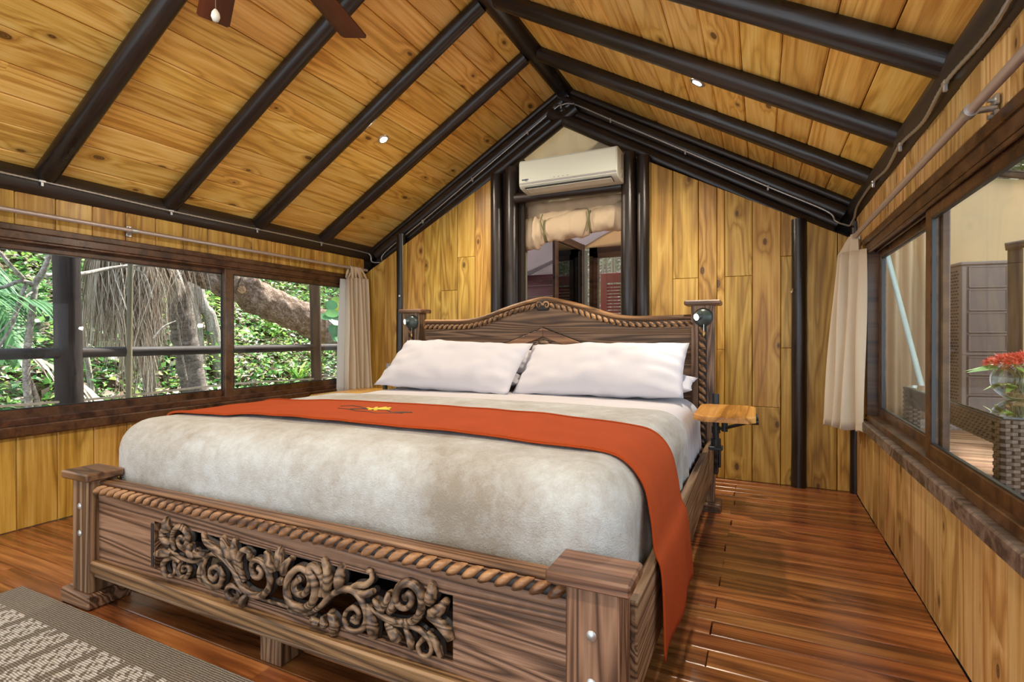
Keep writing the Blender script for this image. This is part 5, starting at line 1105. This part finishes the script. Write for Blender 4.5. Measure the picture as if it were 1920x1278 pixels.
# ------------------------------------------------------------------ outside, right: deck, table, cupboard, canvas
dk = MB().box((2.7, 4.6, -.09), (4.2, 13.0, .1)).obj('deck', M_DARK); tag(dk, 'outdoor deck of reddish boards beyond the right window', 'deck', kind='structure')
y = -1.6; random.seed(21)
while y < 10.9:
    plank_obj(dk, M_DECK, (2.7, y + .07, -.012), (1, 0, 0), (0, 0, 1), 4.2, .136, .02, .003); y += .14
tb = empty('wicker_table', (1.3, 3.3, -.012), 'grey brown wicker table with a glass top on the deck', 'table')
tx0, tx1, ty0, ty1, tz = .808, 1.64, 2.545, 4.03, .69
MB().box(((tx0 + tx1) / 2, (ty0 + ty1) / 2, tz + .006), (tx1 - tx0 - .02, ty1 - ty0 - .02, .008), .002).obj('glass_top', M_TGLASS, tb)
def weave(name, x0, x1, y0, y1, z0, z1, par, s=.022):
    """wicker box: a core with woven strands standing proud of its four sides"""
    c = MB(); c.box(((x0 + x1) / 2, (y0 + y1) / 2, (z0 + z1) / 2), (x1 - x0 - .006, y1 - y0 - .006, z1 - z0)); st = MB()
    for (a0, a1, fix, ax, sg) in ((x0, x1, y0, 'y', -1), (x0, x1, y1, 'y', 1), (y0, y1, x0, 'x', -1), (y0, y1, x1, 'x', 1)):
        nu = max(2, int(round((a1 - a0) / s))); nv_ = max(2, int(round((z1 - z0) / (s * .62)))); du = (a1 - a0) / nu; dv = (z1 - z0) / nv_
        if nu * nv_ > 700: nu = max(2, int(nu * .6)); du = (a1 - a0) / nu
        for j in range(nv_):
            for i in range(nu):
                if (i + j) % 2: continue
                u0 = a0 + i * du - du * .32; u1 = a0 + (i + 1) * du + du * .32; u0 = max(a0, u0); u1 = min(a1, u1); w0 = z0 + j * dv + dv * .06; w1 = z0 + (j + 1) * dv - dv * .06; um = (u0 + u1) / 2
                q = [(u0, -.002), (um, .0045), (u1, -.002)]; vs = []
                for (uu, hh) in q:
                    for ww in (w0, w1): vs.append((uu, fix + sg * hh, ww) if ax == 'y' else (fix + sg * hh, uu, ww))
                st.add(vs, [(0, 2, 3, 1), (2, 4, 5, 3)])
    o = c.obj(name, M_DARK, par); k = st.obj('woven_strands', M_WICKER, o, recalc=False); k['kind'] = 'stuff'; return o
for lx in (tx0, tx1 - .075):
    for ly in (ty0, ty1 - .075): weave('leg', lx, lx + .075, ly, ly + .075, -.012, tz - .10, tb)
weave('apron', tx0, tx1, ty0, ty0 + .075, tz - .10, tz, tb); weave('apron', tx0, tx1, ty1 - .075, ty1, tz - .10, tz, tb)
weave('apron', tx0, tx0 + .07, ty0 + .076, ty1 - .076, tz - .10, tz, tb); weave('apron', tx1 - .07, tx1, ty0 + .076, ty1 - .076, tz - .10, tz, tb)
# bowl of flowers
vx, vy, vz = 1.112, 3.30, tz + .0105
va = empty('glass_bowl', (vx, vy, vz), 'round clear glass bowl of water standing on the wicker table', 'bowl')
R = .102; Gm = glass('bowl_glass', .7, (.985, .99, .985))
pr = [(.0001, .002), (.045, .002)] + [(R * math.sin(a), .092 - R * math.cos(a) * .94) for a in np.linspace(.62, 2.42, 14)]
MB().lathe(pr + [(p[0] - .004, p[1] + .001) for p in pr[::-1][:-1]], 28, T(vx, vy, vz)).obj('bowl_wall', Gm, va, smooth=50)
N = NT('bowl_water'); tr = N.n('BsdfTransparent', {0: (.96, .985, .97, 1)}); gl = N.n('BsdfGlossy', {0: (1, 1, 1, 1), 1: .02}); fr_ = N.n('Fresnel', {0: 1.33}).outputs[0]; M_WATER = N.surf(N.n('MixShader', {0: N.math('MULTIPLY', fr_, .7), 1: tr.outputs[0], 2: gl.outputs[0]}).outputs[0])
MB().lathe([(.0001, .008)] + [((R - .006) * math.sin(a), .092 - (R - .006) * math.cos(a) * .94) for a in np.linspace(.45, 1.75, 10)] + [(.0001, .109)], 24, T(vx, vy, vz)).obj('water', M_WATER, va, smooth=50)
fl_ = empty('flower_bunch', (vx, vy, vz + .15), 'bunch of coral red star flowers with green leaves in the glass bowl', 'flowers')
n = 900; th_ = RNG.random(n) * 2 * PI; rr_ = np.sqrt(RNG.random(n)); hx = rr_ * np.cos(th_) * .135; hy = rr_ * np.sin(th_) * .10; hz = .150 + .050 * np.sqrt(1 - rr_ ** 2) + .012 * RNG.random(n)
cent = np.stack([vx + .02 + hx, vy + hy, vz + hz], 1); d = np.stack([hx * 6, hy * 6, .6 + 0 * hx], 1) + unit(n) * .9
tinted('petals', *leaves(cent, d, unit(n) + np.array([0, 0, 1.0]), .022 + .012 * RNG.random(n), .010 + 0 * RNG.random(n), RNG.random(n)), M_FLOWER, fl_)['kind'] = 'stuff'
n = 10; az = np.array([3.4, 0.2, 5.6, 2.6, 4.6, 1.2, 4.1, 5.0, 2.0, 3.0]); cent = np.stack([vx + .03 * np.cos(az), vy + .03 * np.sin(az), vz + np.where(np.arange(n) < 6, .135, .07)], 1); d = np.stack([np.cos(az), np.sin(az), np.where(np.arange(n) < 6, .18, -.1)], 1)
for k in range(n):
    L_ = np.array([.175 if k < 6 else .10]); vs, fs_, tt_ = leaves(cent[k:k + 1], d[k:k + 1], np.array([[.1, -.3, 1.0]]), L_, L_ * .42, np.array([.62 + .03 * k])); tinted('leaf', vs, fs_, np.clip(tt_, 0, .85), M_LEAF, fl_, smooth=True)
b = MB()
for k in range(9):
    a = k * .7; b.tube([(vx + .03 * math.cos(a), vy + .03 * math.sin(a), vz + .012), (vx + .015 * math.cos(a + 1), vy + .015 * math.sin(a + 1), vz + .11), (vx + .05 * math.cos(a), vy + .05 * math.sin(a), vz + .16)], .0035, 6)
b.obj('stem', M_OLIVE, fl_, smooth=60)
# tall resin cupboard
q = math.radians(-17); q = math.radians(10); mc = T(1.972, 7.25, -.012) @ Matrix.Rotation(q, 4, 'Z')      # local: x along the front, y to the back
cu = empty('resin_cupboard', (1.972, 7.25, -.012), 'tall taupe resin cupboard with panelled doors on the deck', 'cupboard')
MB().box((.225, .26, .94), (.45, .52, 1.72), .006).obj('body', M_CUP, cu, mc)
MB().box((.225, .26, 1.815), (.48, .56, .035), .008).obj('lid', M_CUPL, cu, mc); MB().box((.225, .26, .04), (.46, .53, .08), .004).obj('plinth', M_CUPL, cu, mc)
for k, (z0, z1) in enumerate(((1.55, 1.78), (1.30, 1.53), (1.06, 1.28), (.86, 1.04), (.60, .80), (.38, .58), (.14, .36))):
    o = MB().box((.235, -.004, (z0 + z1) / 2), (.34, .012, z1 - z0), .005).obj('door_panel', M_CUP, cu, mc)
    b = MB()
    for (cx_, cz_, w_, h_) in ((.235, z1 - .006, .35, .014), (.235, z0 + .006, .35, .014), (.067, (z0 + z1) / 2, .014, z1 - z0), (.403, (z0 + z1) / 2, .014, z1 - z0)): b.box((cx_, -.010, cz_), (w_, .016, h_), .003)
    b.obj('panel_frame', M_CUPL, o, mc)
MB().box((.225, -.006, .83), (.45, .022, .026), .004).obj('middle_rail', M_CUPL, cu, mc); MB().box((.02, -.006, .94), (.04, .014, 1.68), .003).obj('corner_strip', M_CUPL, cu, mc)
b = MB()
for j in range(46):
    for i in range(8): b.box((-.001, .07 + i * .052 + .026 * (j % 2), .12 + j * .036), (.006, .030, .014))
k = b.obj('vent_slots', M_DARK, cu, mc); k['kind'] = 'stuff'
MB().box((-.03, .16, .86), (.08, .06, .03), .006).obj('latch', M_CUPL, cu, mc)
pl = MB().box((1.62, 7.28, .028), (.75, .12, .085), .004).obj('timber_block', M_PALE); tag(pl, 'pale timber bearer lying on the deck in front of the cupboard', 'timber')
# dark slatted screen
scn = empty('slat_screen', (2.15, 6.0, -.012), 'dark vertical slat screen with a sloping top rail beside the cupboard', 'screen')
for k in range(14):
    x = 2.00 + k * .105; ht = 1.78 + .10 * (x - 2.0); MB().box((0, 0, 0), (ht, .098, .03), .004).obj('slat', M_SCREEN, scn, F((x, 6.0 - .25 * (x - 2), ht / 2 - .01), (0, 0, 1), (-.2, -1, 0)))
log('top_rail', (1.93, 5.99, 1.79), (3.5, 5.6, 1.97), .035, .035, M_SCREEN, scn, kind=None)
# tan canvas wall of the neighbouring tent, its awning pole and drapes
def canvas_sheet(name, label, fn, nu, nv, mat, th=.004, cat='canvas', kind=None, parent=None):
    o = MB().grid(fn, nu, nv).obj(name, mat, parent, smooth=80, recalc=False); solid(o, th, 0)
    return tag(o, label, cat, kind=kind) if label else o
def cw(u, v):
    x = .9 + 5.0 * u; zt = 3.62 - .26 * (x - 1.2); return (x, 9.3 + .03 * math.sin(x * 9) * (1 - v) + .02 * nz(x * 3, v * 4), -.1 + (zt + .1) * v + .012 * nz(x * 2, v * 20))
canvas_sheet('canvas_wall', 'tan canvas tent wall beyond the deck table', cw, 60, 24, M_CANVAS)
log('canvas_ridge_pole', (1.0, 9.17, 3.70), (6.0, 9.17, 2.40), .05, .05, M_SCREEN, label='dark pole along the sloping top edge of the tan canvas wall', cat='pole', kind=None)
canvas_sheet('canvas_drape', 'pleated tan canvas drape seen through the far sash', lambda u, v: (1.15 + .62 * u + .02 * v, 7.3 + .06 * math.sin(u * 26 + v) + .3 * u, -.05 + 2.9 * v), 60, 10, M_CANVAS, cat='drape')
canvas_sheet('canvas_drape', 'tan canvas side panel behind the pleated drape', lambda u, v: (.80 + 1.3 * u, 8.2 + .03 * math.sin(u * 20), -.05 + 3.0 * v), 30, 8, M_CANVAS, cat='drape')
log('tent_pole', (1.205, 6.72, 1.90), (1.19, 4.70, .0), .022, .022, M_TPOLE, label='pale slanting metal tent pole behind the sliding sash', cat='pole', kind=None, bend=0, seg=8)
n = 4200; cent = np.stack([-.2 + 8.5 * RNG.random(n), 3.6 + 10.5 * RNG.random(n), 6.6 + 1.6 * RNG.random(n)], 1); sc_ = .25 + .2 * RNG.random(n)  # leaf layer added above the view to keep sun and sky off the deck
tag(tinted('added_shade_leaves', *leaves(cent, unit(n) * np.array([1, 1, .4]), unit(n) * .5 + np.array([0, 0, 1.0]), sc_, sc_ * .6, RNG.random(n)), M_LEAF), 'unseen layer of leaves added overhead to shade the deck', 'foliage', kind='stuff')
rk = MB().grid(lambda u, v: (.5 + 11 * u, 10.6 + 5.5 * v, -1.0 + 8.5 * v ** .9 + .35 * nz(u * 16, v * 14) + .15 * nz(u * 50, v * 40)), 90, 60).obj('hillside', M_SOIL, smooth=80, recalc=False); tag(rk, 'sunlit bank of dry leaves above the canvas wall', 'hillside', kind='structure')
n = 5000; u = RNG.random(n); v = RNG.random(n); cent = np.stack([.5 + 11 * u, 10.6 + 5.5 * v, -1.0 + 8.5 * v ** .9 + .12], 1); dd = unit(n); sc_ = .10 + .14 * RNG.random(n)
tag(tinted('leaf_litter', *leaves(cent, dd, unit(n) * .6 + np.array([0, -.8, .8]), sc_, sc_ * .6, RNG.random(n)), M_LITTER), 'dry leaf litter on the bank above the canvas wall', 'leaf litter', kind='stuff')

# ------------------------------------------------------------------ behind the back wall: canvas gable, rolled flap, the tent room beyond
M_GABLE = cloth('pale_tan_canvas', (0.74, 0.66, 0.50), wave=200, st=0.2, blo=0.07, trans=0.35, sheen=0.05)
canvas_sheet('canvas_gable', 'tan canvas gable panel hanging above the air conditioner', lambda u, v: (-1.965 + 1.04 * u, 4.20 + .016 * math.sin(u * 34 + v * 2) * (1 - v * .5) + .01 * nz(u * 9, v * 4), 2.10 + (zc(-1.965 + 1.04 * u) - .03 - 2.10) * v), 60, 10, M_GABLE)
log('flap_pole', (-1.865, 4.16, 1.25), (-1.855, 4.16, 2.13), .019, .018, M_POLE, label='short knotty pole standing left in the back opening', cat='pole', kind=None)
fp = empty('rolled_flap', (-1.46, 4.15, 2.1), 'rolled up tan canvas door flap tied with two olive tapes', 'canvas flap')
def flapfn(u, v):      # u along the roll, v around it
    x = -1.83 + .86 * u; a = 2 * PI * v; zc_ = 1.925 + .065 * u - .008 * math.sin(u * PI) - .03 * (1 - u) ** 3; pin = 1 - .28 * math.exp(-((u - .20) / .022) ** 2) - .28 * math.exp(-((u - .66) / .022) ** 2)
    r = (.112 + .012 * math.sin(u * 14) + .016 * nz(u * 7, math.cos(a) * 2, math.sin(a) * 2) + .013 * nz(u * 22, math.cos(a) * 1.5, math.sin(a) * 1.5) + .006 * math.sin(u * 60 + 4 * a) * math.exp(-(min(abs(u - .2), abs(u - .66)) / .07) ** 2)) * pin; r *= 1 + .18 * (u < .12)
    return (x, 4.15 + .7 * r * math.cos(a), zc_ + r * math.sin(a))
b = MB(); b.grid(flapfn, 70, 22, closed_u=False); b.obj('canvas_roll', M_FLAP, fp, smooth=80)
canvas_sheet('hanging_cloth', None, lambda u, v: (-1.83 + .86 * u, 4.13 + .012 * nz(u * 8, v * 3) + .01 * math.sin(u * 40) * v, 1.96 + .19 * v), 50, 6, M_FLAP, parent=fp)
b = MB(); [b.add([flapfn(uu, k / 16) for k in range(17)], [(0, k, k + 1) for k in range(1, 16)]) for uu in (0, 1)]; b.obj('roll_end', M_FLAP, fp)
for u0, sw in ((.20, .02), (.66, -.01)):
    b = MB(); pts = []
    for k in range(17):
        p = Vector(flapfn(u0, k / 16)); c = Vector((p.x, 4.15, 1.96)); pts.append(c + (p - c) * 1.12)
    b.tube(pts, .0065, 6); b.tube([(pts[0].x, 4.065, 2.04), (pts[0].x - sw, 4.06, 1.98), (pts[0].x + sw, 4.06, 1.86)], .005, 6); b.obj('tie_tape', M_OLIVE, fp, smooth=60)
canvas_sheet('tent_roof', 'pale lilac canvas roof of the tent room behind', lambda u, v: (-3.4 + 2.4 * u, 4.3 + 2.75 * v, 2.307 + .44 * (-3.4 + 2.4 * u + 2.23) - .02 * math.sin(v * 9) + .012 * nz(u * 9, v * 6)), 30, 30, M_CANVASI, kind='structure', cat='tent roof')
canvas_sheet('tent_gable', 'tan canvas gable over the dark door frame behind', lambda u, v: (-2.235 + 1.4 * u, 7.03, 2.25 + (.06 + .44 * 1.4 * u) * v), 16, 4, M_CANVAS)
canvas_sheet('tent_wall', 'pale lilac canvas wall with slanting creases in the tent room behind', lambda u, v: (-3.4 + 1.17 * u, 7.05 + .015 * nz(u * 6 + v * 5, v * 3 - u * 4), 1.7 + .62 * v), 24, 16, M_CANVASI, kind='structure')
bw = empty('board_partition', (-2.8, 7.0, -.012), 'maroon stained board partition low in the tent room behind', 'partition')
for k in range(12): plank_obj(bw, M_MAROON, (-2.83, 6.99 + random.uniform(-.004, .004), 1.917 - .078 - .158 * k), (1, 0, 0), (0, -1, 0), 1.2, .152, .02, .004)
fr2 = MB()
for (xa, xb, za, zb) in ((-2.15, -2.03, 0, 2.245), (-.9, -.78, 0, 2.245), (-2.15, -.78, 2.12, 2.245)): fr2.box(((xa + xb) / 2, 7.02, (za + zb) / 2), (xb - xa, .10, zb - za), .006)
for (xa, xb, za, zb) in ((-2.09, -2.02, 0, 2.17), (-2.09, -.8, 2.095, 2.17)): fr2.box(((xa + xb) / 2, 6.975, (za + zb) / 2), (xb - xa, .04, zb - za), .004)
d1 = fr2.obj('door_1', M_FRAME); tag(d1, 'dark brown door frame at the back of the tent room behind', 'door', kind='structure')
dl = empty('glass_door', (-2.235, 6.98, 0), 'dark framed glass door standing open in the tent room behind', 'door')
ang = math.atan2(-1.0, -.055); md_ = F((-2.235, 6.98, 0), (math.cos(ang), math.sin(ang), 0), (0, 0, 1)); b = MB()
for (xa, xb, za, zb) in ((0, .09, .02, 2.30), (.91, 1.0, .02, 2.30), (.09, .91, 2.20, 2.30), (.09, .91, .02, .14)): b.box(((xa + xb) / 2, 0, (za + zb) / 2), (xb - xa, .045, zb - za), .005)
b.obj('door_frame', M_FRAME, dl, md_); MB().box((.5, 0, 1.17), (.83, .008, 2.08)).obj('glass_pane', M_DGLASS, dl, md_)
log('tent_upright', (-2.205, 7.0 - .05, 0), (-2.205, 6.95, 2.2), .04, .04, M_POLE, label='grey green upright pole beside the dark door frame behind', cat='pole', kind=None)
sh = empty('louvre_shutter', (-1.4, 7.45, 0), 'reddish brown louvred shutter outside the back door', 'shutter')
b = MB()
for (xa, xb, za, zb) in ((-2.12, -2.03, 0, 1.94), (-.75, -.66, 0, 1.94)): b.box(((xa + xb) / 2, 7.45, (za + zb) / 2), (xb - xa, .045, zb - za), .004)
b.box((-1.39, 7.45, 1.87), (1.28, .045, .14), .004); b.box((-1.39, 7.45, .08), (1.28, .045, .16), .004)
M_LOUV = plain('red_brown_louvre', (0.20, .062, .042), .45, nscale=12, namp=.2); b.obj('shutter_frame', M_LOUV, sh)
for k in range(34): MB().box((0, 0, 0), (1.28, .042, .009), .002).obj('louvre_slat', M_LOUV, sh, F((-1.39, 7.45, .19 + k * .0475), (1, 0, 0), (0, -.75, -.7)))
random.seed(5)
for k in range(14):
    x = -2.62 + k * .085 + random.uniform(-.02, .02); y = 8.9 + random.uniform(0, .5)
    log('bamboo_cane', (x, y, -.5), (x + random.uniform(-.06, .06), y, 4.0), .022, .018, M_POLE, label='grey green bamboo cane in the thicket behind the back door', cat='bamboo', group='bamboo thicket behind the back door', kind=None, seg=6)
gb_ = MB().grid(lambda u, v: (-8 + 10 * u, 9.6 + 4 * v, -1 + 6 * v), 20, 16).obj('hillside', M_SOIL, recalc=False); tag(gb_, 'shaded leaf covered bank behind the bamboo thicket', 'hillside', kind='structure')
MB().box((-1.5, 5.6, -.07), (4.2, 3.1, .1)).obj('floor', M_FLOOR); tag(bpy.data.objects['floor.001'], 'dark board floor of the tent room behind', 'floor', kind='structure')
